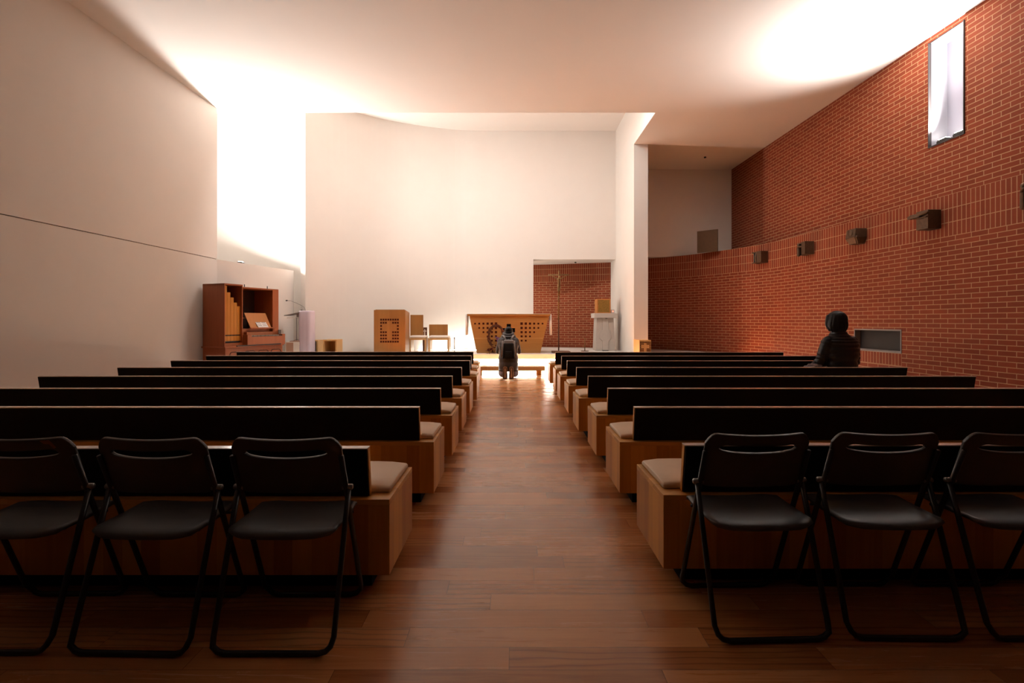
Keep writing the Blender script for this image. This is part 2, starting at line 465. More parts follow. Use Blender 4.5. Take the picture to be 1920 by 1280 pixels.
# altar wall, curved at its left end, with the alcove opening at lower right
path = catmull([(-5.32, 12.26), (-4.53, 13.02), (-3.4, 13.76), (-1.95, 14.3), (-1.0, 14.42), (-.2, 14.43), (.593, 14.43)], .15)
bm = bmesh.new(); wall_strip(bm, path, [0, ZW], thick=-.3)
box(bm, .593, 3.07, 14.43, 14.75, 3.085, ZW)
struct('wall_altar', bm, 'plaster')
struct('wall_pier', B(3.07, 3.43, 12.25, 15.2, 0, ZC), 'plaster')
struct('wall_gallery', B(3.43, 6.7, 14.3, 14.6, 3.135, ZC), 'plaster')
struct('ceiling_alcove', B(-2.4, 3.07, 14.75, 16.5, 3.085, 3.3), 'ceiling')

# brick: upper plane and the lower wall that curves round behind the pier into the alcove
up = [(6.79, YB), (6.70, 3.0), (6.634, 7.06), (6.622, 7.66), (6.55, 11.0), (6.49, 14.4)]
bm = bmesh.new(); wall_strip(bm, up, [BAND1, 3.99, 5.655, ZC + .05], hole=(7.06, 7.66, 1), thick=.12)
struct('wall_right_upper', bm, brick_mat('brick_upper'))
lowp = [(6.79, YB), (6.72, 1.5), (6.64, 5.0), (6.56, 7.35), (6.525, 8.07), (6.49, 9.14), (6.40, 10.3), (6.34, 11.1), (6.2, 11.85), (5.83, 12.64),
        (5.1, 13.75), (4.11, 14.62), (3.26, 15.1), (2.0, 15.5), (.66, 15.84), (-2.3, 16.3)]
low = catmull(lowp, .16)
i0 = min(range(len(low)), key=lambda i: abs(low[i][1] - 8.07) + (10 if low[i][0] < 6 else 0)); i1 = min(range(len(low)), key=lambda i: abs(low[i][1] - 9.14))
bm = bmesh.new(); LL = wall_strip(bm, low, [0, .68, 1.085, BAND1], hole=(low[i0][1], low[i1][1], 1), thick=.12)
struct('wall_right_lower', bm, brick_mat('brick_lower', (LL[i0], LL[i1], .47, .68)))
bm = bmesh.new()               # shelf behind the top of the curved wall
ip = [p for p in low if p[1] > 7.0 and p[0] > 3.3]
prism(bm, [(p[0] + .1, p[1]) for p in ip] + [(3.43, 15.2), (6.75, 15.2), (6.75, 7.0)], BAND1 - .08, BAND1 - .02)
struct('ledge_gallery', bm, 'plaster')

# high window niche
bm = bmesh.new()
ya, yb, za, zb = 7.06, 7.66, 3.99, 5.655
box(bm, 6.655, 7.0, yb - .001, yb + .05, za - .05, zb + .05); box(bm, 6.655, 7.0, ya - .05, ya + .001, za - .05, zb + .05)
box(bm, 6.655, 7.0, ya, yb, za - .05, za); box(bm, 6.655, 7.0, ya, yb, zb, zb + .05)
win = struct('window_1', bm, 'reveal')
obj('window_pane', B(6.92, 6.95, ya, yb, za, zb), 'frost', win)
bm = bmesh.new()
for (a, b_, c, d) in ((ya - .006, ya + .006, za - .012, zb), (yb - .005, yb + .005, za - .012, zb), (ya, yb, za - .012, za + .008)):
    box(bm, 6.615, 6.665, a, b_, c, d)
obj('window_frame', bm, 'darkframe', win)

# recessed grey panel low in the brick
xa, y0, xb, y1 = low[i0][0], low[i0][1], low[i1][0], low[i1][1]
bm = bmesh.new()
hexa(bm, [(xa + .10, y0, .68), (xa + .16, y0, .68), (xb + .16, y1, .68), (xb + .10, y1, .68), (xa + .10, y0, 1.085), (xa + .16, y0, 1.085), (xb + .16, y1, 1.085), (xb + .10, y1, 1.085)])
pn = struct('window_2', bm, 'greymetal', label='grey recessed panel low in the brick wall')
bm = bmesh.new()
def bar(ua, ub, z0, z1, d0, d1):
    def q(t, d): return (xa + (xb - xa) * t + d, y0 + (y1 - y0) * t)
    p = [q(ua, d0), q(ua, d1), q(ub, d1), q(ub, d0)]
    hexa(bm, [(*a, z0) for a in p] + [(*a, z1) for a in p])
bar(0, 1, 1.06, 1.085, -.008, .14); bar(0, 1, .68, .70, -.008, .14); bar(0, .018, .68, 1.085, -.008, .14); bar(.982, 1, .68, 1.085, -.008, .14)
bar(.02, .98, .70, .715, .05, .10)
obj('window_frame', bm, 'paleframe', pn)

# altar platform with a lit recess under its lip
ZP = .38
bm = bmesh.new()
prism(bm, [(-5.78, 11.2), (-3.3, 11.2), (-3.3, 12.27), (5.6, 12.27), (5.2, 13.4), (4.1, 14.5), (3.2, 15.0), (.6, 15.74), (-2.0, 16.1), (-2.0, 14.3), (-3.38, 13.72), (-4.5, 12.98), (-5.28, 12.24), (-5.6, 11.95)], ZP - .125, ZP)
prism(bm, [(-5.7, 11.33), (-3.43, 11.33), (-3.43, 12.4), (5.5, 12.4), (5.1, 13.4), (4.0, 14.4), (3.2, 14.9), (-2.0, 14.25), (-3.5, 13.5), (-5.3, 12.15)], 0, ZP - .12)
pf = struct('platform', bm, 'marble', label='pale stone altar platform with a lit lip')
obj('light_strip', B(-3.4, 5.4, 12.385, 12.4, .21, .245), 'led', pf)
obj('light_strip', B(-3.1, .5, 14.02, 14.08, ZP, ZP + .012), 'led', pf)

# ------------------------------------------------------------------ altar step
t = thing('altar_step', 'low oak step standing on blocks in front of the glowing platform', 'step', (0, 10.9, 0))
obj('tread', B(-.92, .715, 0, .34, .10, .195), 'lightoak', t, bevel=.004)
for x in (-.78, .58):
    obj('leg', B(x - .055, x + .055, .05, .29, 0, .10), 'pewtop', t)

# ------------------------------------------------------------------ flood lamps
def floodlight(name, loc, label, yaw, group=None):
    t = thing(name, label, 'lamp', loc, yaw, group)
    obj('housing', B(-.05, .05, -.075, .075, .035, .085), 'lamp', t, bevel=.008)
    bm = bmesh.new(); box(bm, -.05, .05, -.085, -.077, 0, .07); box(bm, -.05, .05, .077, .085, 0, .07); box(bm, -.03, .03, -.085, .085, 0, .008)
    obj('bracket', bm, 'lamp', t)
    obj('lens', B(-.04, .04, -.065, .065, .085, .09), 'lens', t)
floodlight('floodlight', (6.73, 7.22, 3.99), 'small black floodlight on the window sill, nearer the camera', 0, 'floodlights on the window sill')
floodlight('floodlight', (6.73, 7.50, 3.99), 'small black floodlight on the window sill, at the far left end', 0, 'floodlights on the window sill')
floodlight('floodlight', (-6.42, 11.3, ZG), 'floodlight glowing on top of the left parapet wall', R(15))

# ------------------------------------------------------------------ pews
ORD = ['rearmost', 'second from the rear', 'third from the rear', 'fourth from the rear', 'fourth from the front', 'third from the front', 'second from the front', 'frontmost']
LZ = [2.155, 3.18, 4.07, 4.98, 5.93, 6.95, 7.95, 8.95]; LX = [-.557, -.528, -.522, -.538, -.543, -.533, -.60, -.65]; LE = [-5.05, -5.05, -5.05, -5.04, -5.0, -5.07, -5.2, -5.27]
RZ = [2.21, 3.18, 4.07, 4.98, 5.93, 6.93, 7.9, 8.85]; RX = [.69, .703, .702, .675, .678, .673, .69, .67]; RE = [4.9, 4.9, 4.9, 4.9, 4.97, 4.85, 5.08, 5.08]
SD, SH, SB = .48, .425, .085
def pew(side, i):
    y = (LZ if side < 0 else RZ)[i]; xa = (LX if side < 0 else RX)[i]; xe = (LE if side < 0 else RE)[i]
    nm = 'left' if side < 0 else 'right'
    lab = {0: f'{ORD[0]} oak box pew {nm} of the aisle, just in front of the folding chairs', 7: f'frontmost oak box pew {nm} of the aisle, nearest the altar step'}.get(i, f'oak box pew {nm} of the aisle, {ORD[i]} row')
    if side > 0 and i == 4: lab = 'oak box pew right of the aisle with the seated person on it'
    t = thing('pew', lab, 'pew', (xa, y, 0), 0, 'oak pews in two blocks')
    Lx = xe - xa; s = side
    x0, x1 = min(0, Lx), max(0, Lx)
    obj('seat_box', B(x0, x1, 0, SD, SB, SH - .024), 'pew', t, bevel=.002)
    obj('seat_board', B(x0, x1, 0, SD, SH - .024, SH), 'pewtop', t, bevel=.002)
    obj('plinth', B(x0 + .1, x1 - .1, .07, SD - .07, 0, SB), 'plinth', t)
    a, b_ = x0 + .1, x1 - .1
    th, lean = .034, .035
    bm = bmesh.new()
    hexa(bm, [(a, lean + .012, SH), (b_, lean + .012, SH), (b_, lean + th, SH), (a, lean + th, SH), (a, .010, .651), (b_, .010, .651), (b_, th + .006, .651), (a, th + .006, .651)])
    bk = obj('backrest', bm, 'pewtop', t, bevel=.0015)
    obj('top_glint', B(a, b_, -.003, th + .008, .651, .655), 'pewglint', bk)  # thin added strip carrying the painted reflection along the board top
    bm = bmesh.new()
    c, d = a + .004, b_ - .004
    hexa(bm, [(c, lean, SH + .004), (d, lean, SH + .004), (d, lean + .011, SH + .004), (c, lean + .011, SH + .004), (c, -.002, .647), (d, -.002, .647), (d, .0095, .647), (c, .0095, .647)])
    obj('back_panel', bm, 'pewblack', bk)
    # cushions
    bm = bmesh.new()
    cx0, cx1 = (x0 + .03, x1 - .02) if s < 0 else (x0 + .025, x1 - .03)
    n = max(2, int((cx1 - cx0) / .08))
    ys = [lean + th + .012, lean + th + .03, .2, .3, SD - .03, SD - .008]
    zt = [.030, .040, .043, .044, .041, .030]
    rows = []
    for k in range(n + 1):
        x = cx0 + (cx1 - cx0) * k / n
        e = min(k, n - k); dz = {0: -.012, 1: -.002}.get(e, 0)
        wv = .0022 * mnoise.noise(Vector((x * 9, i * 3.7, side)))
        rows.append([bm.verts.new((x, yy, SH + zz + dz + wv)) for yy, zz in zip(ys, zt)] + [bm.verts.new((x, yy, SH + .001)) for yy in reversed(ys)])
    m = len(rows[0])
    for k in range(n):
        for j in range(m): bm.faces.new((rows[k][j], rows[k][(j + 1) % m], rows[k + 1][(j + 1) % m], rows[k + 1][j]))
    bm.faces.new(rows[0]); bm.faces.new(rows[-1])
    cu = obj('seat_cushion', bm, 'cushion', None, smooth=False, loc=(xa, y, 0), bevel=.006, seg=2, angle=30)
    for p in cu.data.polygons: p.use_smooth = True
    who = ', under the person' if (side > 0 and i == 4) else ''
    tag(cu, (f'long beige cushion on the pew {ORD[i]}, {nm} of the aisle' if i not in (0, 7) else f'long beige cushion on the {ORD[i]} pew, {nm} of the aisle') if not who else 'long beige cushion under the seated person, on the pew fourth from the front', 'cushion', 'beige cushions on the pews')
for i in range(8):
    pew(-1, i); pew(1, i)

# ------------------------------------------------------------------ folding chairs
def rounded_u(hw, y, zt, yt, r=.05):
    """tube path: down one leg, along the floor, up the other"""
    pts = []
    foot = .011
    def P(sx, z):
        k = (z - foot) / (zt - foot); return Vector((sx * hw, y + (yt - y) * k, z))
    for z in (zt, zt * .66, zt * .33, foot + r): pts.append(P(-1, z))
    for a in (30, 60): pts.append(Vector((-hw + r * (1 - math.cos(R(a))), y, foot + r * (1 - math.sin(R(a))))))
    pts.append(Vector((-hw + r, y, foot))); pts.append(Vector((0, y, foot)))
    q = [Vector((-p.x, p.y, p.z)) for p in reversed(pts[:-1])]
    return pts + q

def make_chair(label):
    t = thing('folding_chair', label, 'chair', (0, 0, 0), 0, 'black folding chairs behind the rear pews')
    bm = bmesh.new()
    pts = rounded_u(.222, -.195, .565, -.018); tube(bm, pts, .0105, 10)
    obj('rear_leg_frame', bm, 'chairmetal', t, smooth=True)
    bm = bmesh.new()
    pts = rounded_u(.212, .185, .70, -.078); tube(bm, pts, .0105, 10)
    obj('front_leg_frame', bm, 'chairmetal', t, smooth=True)
    # seat: shallow dished panel with the rear lip turned down
    bm = bmesh.new(); g = []
    prof = [(-.150, .412), (-.146, .424), (-.135, .432), (-.10, .436), (-.02, .436), (.08, .440), (.15, .444), (.165, .440), (.168, .428)]
    for k in range(15):
        u = -1 + 2 * k / 14; col = []
        for j, (yy, zz) in enumerate(prof):
            wd = .205 - (.018 if j in (0,) else 0) - .02 * max(0, abs(yy + .02) - .11) * 6 * .2
            ys = yy + (.05 * max(0, abs(u) - .7) ** 1.5 * (1 if yy < 0 else -1) * 3 if abs(yy) > .12 else 0)
            col.append(bm.verts.new((u * wd, ys, zz - .008 * (1 - u * u))))
        g.append(col)
    for k in range(14):
        for j in range(len(prof) - 1): bm.faces.new((g[k][j], g[k + 1][j], g[k + 1][j + 1], g[k][j + 1]))
    bmesh.ops.recalc_face_normals(bm, faces=bm.faces[:])
    bmesh.ops.solidify(bm, geom=bm.faces[:], thickness=.012)
    obj('seat', bm, 'chairblack_lit', t, smooth=True)
    # backrest: bowed panel with a hand slot
    bm = bmesh.new(); xs = [-.212 + .424 * k / 40 for k in range(41)]
    zb, zt = .545, .782
    cols = []
    for x in xs:
        u = abs(x) / .212
        top = zt - .010 * (1 - u * u) + .0 - (.045 * max(0, (u - .80) / .20) ** 2.2)
        bot = zb + .02 * max(0, (u - .85) / .15) ** 2
        if abs(x) < .158:
            v = abs(x) / .158
            sl = .716 - .021 * math.sqrt(max(0, 1 - v * v)); su = .733 - .006 * (1 - v * v) - .012 * max(0, (v - .8) / .2) ** 2
            su = max(su, sl + .001)
        else: sl = su = .716
        y = .0 + .10 * x * x
        def V(z): return bm.verts.new((x, -.012 - (z - .56) * .33 - .022 + .55 * x * x, z))
        cols.append(dict(b=V(bot), m=V(bot + (sl - bot) * .5), sl=V(sl), su=(V(su) if su > sl else None), t1=V(su + (top - su) * .5), t=V(top)))
    for k in range(40):
        a, c = cols[k], cols[k + 1]
        def face(*vs): 
            vs = [v for v in vs if v is not None]
            if len(set(vs)) >= 3: bm.faces.new(vs)
        face(a['b'], c['b'], c['m'], a['m']); face(a['m'], c['m'], c['sl'], a['sl'])
        asu = a['su'] or a['sl']; csu = c['su'] or c['sl']
        face(asu, csu, c['t1'], a['t1']); face(a['t1'], c['t1'], c['t'], a['t'])
    bmesh.ops.recalc_face_normals(bm, faces=bm.faces[:])
    bmesh.ops.solidify(bm, geom=bm.faces[:], thickness=.016)
    obj('backrest', bm, 'chairblack', t, smooth=False, bevel=.004, seg=2)
    for s in (-1, 1):
        bm = bmesh.new()
        tube(bm, [(s * .198, -.02, .56), (s * .235, -.02, .56)], .012, 10); ell(bm, (s * .236, -.02, .56), (.005, .011, .011))
        obj('hinge', bm, 'steel', t, smooth=True)
    bm = bmesh.new(); tube(bm, [(-.205, .085, .418), (.205, .085, .418)], .007, 8)
    obj('crossbar', bm, 'chairmetal', t, smooth=True)
    return t
c0 = make_chair('black folding chair behind the left rear pew, nearest the aisle')
c0.location = (-.885, 1.95, 0)
def place_chair(x, y, rz, label):
    c = copy_tree(c0); c.location = (x, y, 0); c.rotation_euler.z = rz; c['label'] = label
    return c
place_chair(-1.405, 1.95, R(-1.5), 'black folding chair in the middle of the three behind the left rear pew')
cl = place_chair(-1.935, 1.955, R(1), 'black folding chair with a chipped backrest, at the left edge of the picture')
place_chair(.985, 2.025, R(2), 'black folding chair behind the right rear pew, nearest the aisle')
place_chair(1.515, 2.035, R(-1), 'black folding chair in the middle of the three behind the right rear pew')
place_chair(2.045, 2.035, R(1), 'black folding chair at the right edge of the picture, cut off')
bm = bmesh.new()
pts = [(.118, .765), (.150, .768), (.160, .752), (.166, .735), (.158, .731), (.146, .750), (.130, .752)]
ch = [bm.verts.new((x - .008, -.0605 - (z - .56) * .33 + .55 * x * x + .008, z)) for x, z in pts]
bm.faces.new(ch); bmesh.ops.solidify(bm, geom=bm.faces[:], thickness=.002)
obj('chipped_patch', bm, 'chip', cl)['label'] = 'bare patch where the black has chipped off'

# ------------------------------------------------------------------ altar
AD = 12.7
t = thing('altar', 'oak altar with sloping sides and a pattern of dark squares', 'altar', (-.127, AD, ZP))
def loc_at(px, py, D=AD): p = at(px, py, D); return p.x + .127, p.z - ZP
bm = bmesh.new()
(xl, zt), (xr, _), (bl, _), (br, _) = loc_at(880, 592), loc_at(1029, 592), loc_at(894, 662), loc_at(1013, 662)
hexa(bm, [(bl, 0, 0), (br, 0, 0), (br, .75, 0), (bl, .75, 0), (xl, 0, zt), (xr, 0, zt), (xr, .75, zt), (xl, .75, zt)])
def square(px, py, s, mi, D=AD, ox=.127, oz=ZP):
    p = at(px, py, D); h = s / 2 * D / FPX
    box(bm, p.x + ox - h, p.x + ox + h, -.004, .006, p.z - oz - h, p.z - oz + h, mi)
rowsy = [606.5, 614.6, 622.5, 630.3, 638.4]
for r_, py in enumerate(rowsy):
    for c in range(6 - r_):
        sz = max(2.6, 4.7 - .32 * c - .28 * r_)
        square(978 + 7.85 * c, py, sz, 1); square(930 - 7.85 * c, py, sz, 1)
for px, py in ((954, 611), (946.2, 618.8), (961.8, 618.8), (954, 626.6)): square(px, py, 7.8, 2)
body = obj('body', bm, ['altar', 'hole', 'holeblack'], t)
x, z = loc_at(954, 634); bm = B(bl - .07, br + .07, -.006, .001, z - .004, z + .004); obj('joint_line', bm, 'lightoak', body)
xs0, zs0 = loc_at(876, 588.5); xs1, _ = loc_at(1032, 588)
obj('tabletop', B(xs0, xs1, -.03, .80, zt, zs0), 'altar', t, bevel=.003)
# cloth over the top, hanging at both ends
bm = bmesh.new()
X0, X1, ZT = xs0 - .006, xs1 + .006, zs0 + .002
prof = [(X0 - .03, ZT - .56), (X0 - .022, ZT - .3), (X0 - .012, ZT - .06), (X0 - .004, ZT - .006), (X0 + .02, ZT)] + [(X0 + (X1 - X0) * k / 8, ZT) for k in range(1, 8)] + [(X1 - .02, ZT), (X1 + .004, ZT - .006), (X1 + .012, ZT - .06), (X1 + .02, ZT - .3), (X1 + .026, ZT - .56)]
g = []
for k in range(13):
    yy = .05 + .66 * k / 12
    g.append([bm.verts.new((px + (.006 * math.sin(k * 1.3) * max(0, (ZT - pz) / .56)) * (1 if px > 0 else -1), yy, pz)) for px, pz in prof])
for k in range(12):
    for j in range(len(prof) - 1): bm.faces.new((g[k][j], g[k][j + 1], g[k + 1][j + 1], g[k + 1][j]))
bmesh.ops.recalc_face_normals(bm, faces=bm.faces[:])
bmesh.ops.solidify(bm, geom=bm.faces[:], thickness=-.003)
for s_ in (-1, 1):          # hems: the hanging ends are folded over twice at the front
    xe = X1 + .012 if s_ > 0 else X0 - .016
    hexa(bm, [(xe - .026, .03, ZT - .56), (xe + .03, .03, ZT - .55), (xe + .03, .10, ZT - .55), (xe - .026, .10, ZT - .56), (xe - .028, .035, ZT - .01), (xe + .012, .035, ZT - .01), (xe + .012, .10, ZT - .01), (xe - .028, .10, ZT - .01)])
ac = obj('altar_cloth', bm, 'cloth', None, smooth=True, loc=(-.127, AD, ZP))
tag(ac, 'white linen cloth over the altar top, hanging down at both ends', 'cloth')

# ------------------------------------------------------------------ ambo (lectern with cross pattern) and the low stand by the pier
PAT = ['11111111', '11100111', '10000001', '10000001', '11100111', '11100111', '11100111', '11111111']
def pattern(bm, x0, z1, dx, dz, s, rows, y=-.004):
    for r_, row in enumerate(rows):
        for c, ch in enumerate(row):
            if ch == '1':
                x = x0 + dx * c; z = z1 - dz * r_
                box(bm, x - s / 2, x + s / 2, y, .004, z - s / 2, z + s / 2, 1)
D = 12.4
p = at(701, 581, D); q = at(760, 581, D)
t = thing('ambo', 'tall oak lectern block with square holes leaving a cross', 'lectern', (p.x, D, ZP))
bm = bmesh.new(); wd = q.x - p.x; ht = p.z - ZP
hexa(bm, [(0, 0, 0), (wd, 0, 0), (wd, .5, 0), (0, .5, 0), (0, 0, ht), (wd, 0, ht), (wd, .5, ht - .06), (0, .5, ht - .06)])
a = at(714.6, 599, D); k = D / FPX
pattern(bm, a.x - p.x, a.z - ZP, 4.49 * k, 5.9 * k, 3.3 * k, PAT)
obj('body', bm, ['ambo', 'hole'], t)
bm = bmesh.new(); hexa(bm, [(.03, .04, ht + .0), (wd - .03, .04, ht), (wd - .03, .46, ht - .052), (.03, .46, ht - .052), (.03, .04, ht + .012), (wd - .03, .04, ht + .012), (wd - .03, .46, ht - .04), (.03, .46, ht - .04)])
obj('book_rest', bm, 'ambo', t)

D = 11.55
p = at(1199, 638.5, D); q = at(1220.5, 638.5, D)
t = thing('wooden_stand', 'low oak stand with a cross of square holes before the white pier', 'stand', (p.x, D, 0))
bm = bmesh.new(); wd = q.x - p.x; ht = p.z
box(bm, 0, wd, 0, .56, 0, ht)
k = D / FPX
pattern(bm, 1.9 * k, ht - 3.0 * k, 2.52 * k, 3.15 * k, 2.0 * k, PAT)
obj('body', bm, ['lightoak', 'hole'], t)
obj('top_board', B(-.004, wd + .004, -.004, .564, ht, ht + .012), 'lightoak', t)

# ------------------------------------------------------------------ presider's chairs
def oak_chair(px0, px1, ytop, D, label, backh, px_b0, px_b1):
    a, b_ = at(px0, 632, D).x, at(px1, 632, D).x
    t = thing('oak_chair', label, 'chair', ((a + b_) / 2, D, ZP), 0, 'oak chairs beside the altar')
    h = (b_ - a) / 2; z = at(0, 634, D).z - ZP
    obj('seat', B(-h, h, 0, .40, z - .045, z), 'lightoak', t, bevel=.003)
    for s in (-1, 1):
        obj('leg', B(min(s * h, s * (h - .045)), max(s * h, s * (h - .045)), 0, .40, 0, z - .045), 'lightoak', t)
    zt = at(0, ytop, D + .36).z - ZP
    x0, x1 = max(-h - .045, at(px_b0, 0, D + .36).x - (a + b_) / 2), min(h, at(px_b1, 0, D + .36).x - (a + b_) / 2)
    obj('backrest', B(x0, x1, .36, .40, z, zt), 'ambo', t, bevel=.01)
    bm = bmesh.new()
    box(bm, -h + .01, h - .01, .0, .35, z + .001, z + .07)
    cu = obj('chair_cushion', bm, 'cloth', None, smooth=True, loc=((a + b_) / 2, D, ZP), bevel=.03, seg=4)
    return cu
tag(oak_chair(767, 799, 590, 12.95, 'high-backed oak chair half hidden behind the lectern block', 1, 764, 793.5), 'white cushion on the high-backed oak chair', 'cushion', 'white chair cushions')
tag(oak_chair(803, 842, 608, 12.95, 'low-backed oak chair between the lectern block and the altar', 0, 800.5, 839.5), 'white cushion on the low-backed oak chair', 'cushion', 'white chair cushions')
D = 13.55
p = at(796.5, 613.5, D)
t = thing('cross_stand', 'slim dark brown stand with a white cross between the oak chairs', 'stand', (p.x, D, ZP))
obj('panel', B(-.062, .062, 0, .03, 0, p.z - ZP), 'bronzewood', t)
bm = bmesh.new(); z0 = at(0, 629, D).z - ZP; z1 = at(0, 617, D).z - ZP; zc = at(0, 620.5, D).z - ZP
box(bm, -.014, .014, -.008, .002, z0, z1); box(bm, -.042, .042, -.008, .002, zc - .014, zc + .014)
obj('white_cross', bm, 'paper', t)

# thin stands
def rod(px, ytop, D, label, m):
    p = at(px, ytop, D)
    t = thing('candle_stand', label, 'candle stand', (p.x, D, ZP))
    bm = bmesh.new(); tube(bm, [(0, 0, .012), (0, 0, p.z - ZP)], .012, 10); obj('pole', bm, m, t, smooth=True)
    bm = bmesh.new(); tube(bm, [(0, 0, 0), (0, 0, .014)], .11, 24); obj('base', bm, m, t)
    bm = bmesh.new(); tube(bm, [(0, 0, p.z - ZP - .02), (0, 0, p.z - ZP + .012)], .019, 10); obj('cup', bm, m, t, smooth=True)
rod(852, 633, 13.1, 'thin dark rod stand left of the altar', 'steel')
rod(1096.5, 634, 13.5, 'thin brass rod stand between the crucifix and the stone pedestal', 'brass')

# ------------------------------------------------------------------ crucifix on a pole
D = 12.85
t = thing('crucifix_stand', 'tall thin crucifix on a pole with a flat brown base', 'crucifix', (at(1047.5, 0, D).x, D, ZP))
def zz(py): return CAMZ - (py - 602) * D / FPX - ZP
bm = bmesh.new(); tube(bm, [(0, 0, .06), (0, 0, zz(560))], .017, 10); obj('pole', bm, 'bronzewood', t, smooth=True)
bm = bmesh.new(); hexa(bm, [(-.19, -.17, 0), (.30, -.17, 0), (.30, .17, 0), (-.19, .17, 0), (-.19, -.17, .045), (.30, -.17, .045), (.30, .17, .045), (-.19, .17, .045)]); obj('base', bm, 'bronzewood', t, bevel=.01)
bm = bmesh.new(); tube(bm, [(0, 0, zz(600)), (0, 0, zz(507))], .019, 8); tube(bm, [(-.28, 0, zz(515)), (.28, 0, zz(515))], .016, 8); obj('cross', bm, 'brass', t, smooth=True)
bm = bmesh.new()
yf = -.05
limb(bm, [(0, yf, zz(523)), (0, yf - .005, zz(530)), (.005, yf, zz(537))], [.04, .034, .038], 10)
limb(bm, [(-.018, yf, zz(537)), (-.012, yf - .03, zz(546)), (-.006, yf, zz(556)), (0, yf - .02, zz(559))], [.024, .02, .014, .01], 8)
limb(bm, [(.02, yf, zz(537)), (.014, yf - .03, zz(546)), (.006, yf, zz(556)), (0, yf - .02, zz(559))], [.024, .02, .014, .01], 8)
for s in (-1, 1): limb(bm, [(s * .035, yf, zz(523.5)), (s * .13, yf + .01, zz(519.5)), (s * .235, yf + .025, zz(515.5))], [.016, .012, .009], 8)
ell(bm, (.02, yf - .015, zz(519.5)), (.027, .03, .036)); limb(bm, [(0, yf, zz(523)), (.012, yf - .006, zz(520.5))], [.016, .016], 8)
bake(bm, 'corpus', .007, 'brass', t, 2)

# ------------------------------------------------------------------ stone pedestal, tabernacle, red lamp
D = 13.65
def W(px): return at(px, 0, D).x
def Z(py): return at(0, py, D).z
t = thing('stone_pedestal', 'grey stone pedestal with a relief panel and thick slab', 'pedestal', (W(1135), D, ZP)); cx = W(1135)
bm = bmesh.new()
a, b_, c, d = W(1119) - cx, W(1151) - cx, W(1117) - cx, W(1153) - cx; zt = Z(596) - ZP
hexa(bm, [(c, 0, 0), (d, 0, 0), (d, .52, 0), (c, .52, 0), (a, .03, zt), (b_, .03, zt), (b_, .50, zt), (a, .50, zt)])
obj('shaft', bm, 'stone', t, bevel=.006)
bm = bmesh.new()
ol = [(-.085, .0), (.085, .0), (.085, .28), (.165, .36), (.165, .50), (.085, .60), (.075, zt - .01), (-.075, zt - .01), (-.085, .60), (-.165, .50), (-.165, .36), (-.085, .28)]
n = len(ol)
def yy(z): return .03 * z / zt
f = [bm.verts.new((x, yy(z) - .022, z)) for x, z in ol]; b2 = [bm.verts.new((x, yy(z) + .01, z)) for x, z in ol]
bm.faces.new(f); bm.faces.new(b2)
for i in range(n): bm.faces.new((f[i], f[(i + 1) % n], b2[(i + 1) % n], b2[i]))
obj('relief_panel', bm, 'stone', t, bevel=.005)
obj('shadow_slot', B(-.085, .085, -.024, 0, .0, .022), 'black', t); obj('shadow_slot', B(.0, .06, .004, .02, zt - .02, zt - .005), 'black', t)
obj('slab', B(W(1114) - cx, W(1157) - cx, -.06, .55, zt, Z(587) - ZP), 'stone', t, bevel=.008)
zs = Z(587)
t = thing('tabernacle', 'small honey wood tabernacle with a hammered gold front', 'tabernacle', (W(1133), D + .08, zs))
h = (W(1146) - W(1120.5)) / 2; hh = Z(560) - zs
obj('case', B(-h, h, 0, .36, 0, hh), 'honey', t, bevel=.004)
bm = bmesh.new(); m_ = .03
for a in ((-h, h, hh - m_, hh), (-h, h, 0, m_), (-h, -h + m_, m_, hh - m_), (h - m_, h, m_, hh - m_)): box(bm, a[0], a[1], -.012, 0, a[2], a[3])
obj('frame', bm, 'honey', t)
dr = obj('door', B(-h + m_, h - m_, -.006, 0, m_, hh - m_), 'gold', t)
bm = bmesh.new(); ell(bm, (-.02, -.008, hh * .45), (.006, .006, .018)); obj('keyhole', bm, 'brass', dr, smooth=True)
t = thing('sanctuary_lamp', 'small pale lamp with a red glow beside the tabernacle', 'lamp', (W(1150.3), D + .12, zs))
obj('holder', B(-.045, .045, -.04, .04, 0, .105), 'stone', t, bevel=.006)
bm = bmesh.new(); ell(bm, (0, -.04, .055), (.016, .008, .016)); obj('glow', bm, 'red', t, smooth=True)

# ------------------------------------------------------------------ wreath in front of the altar
D = 12.5
p = at(930, 662, D)
t = thing('dried_wreath', 'upright dried twig wreath with a purple ribbon before the altar', 'wreath', (p.x, D, ZP))
random.seed(3)
bm = bmesh.new(); cz = at(0, 630, D).z - ZP; rx, rz_ = .195, .275
for s in range(16):
    ph = random.uniform(0, 6.28); fr = random.choice((3, 4, 5)); am = random.uniform(.012, .04)
    pts = []
    for k in range(40):
        a = 2 * math.pi * k / 40; o = am * math.sin(fr * a + ph)
        pts.append((( rx + o) * math.cos(a), am * math.cos(fr * a + ph * 1.7), cz + (rz_ + o) * math.sin(a)))
    tube(bm, pts, .0055, 5, closed=True)
obj('twig_ring', bm, 'twig', t, smooth=True)
def scatter_leaf(bm, c, s):
    d = Vector((random.gauss(0, 1), random.gauss(0, 1), random.gauss(0, 1))).normalized(); e = d.orthogonal().normalized(); nn = d.cross(e)
    c = Vector(c); v = [bm.verts.new(c + a) for a in (d * -s, e * s * .4 + nn * s * .15, d * s, e * -s * .4 + nn * s * .15)]
    bm.faces.new(v)
bm = bmesh.new()
for k in range(420):
    a = random.uniform(0, 6.28); o = random.gauss(0, .022)
    scatter_leaf(bm, ((rx + o) * math.cos(a), random.gauss(0, .02), cz + (rz_ + o) * math.sin(a)), random.uniform(.014, .028))
bmesh.ops.solidify(bm, geom=bm.faces[:], thickness=.0012)
lv = obj('dried_leaves', bm, 'leaf', t); lv['kind'] = 'stuff'
bm = bmesh.new()
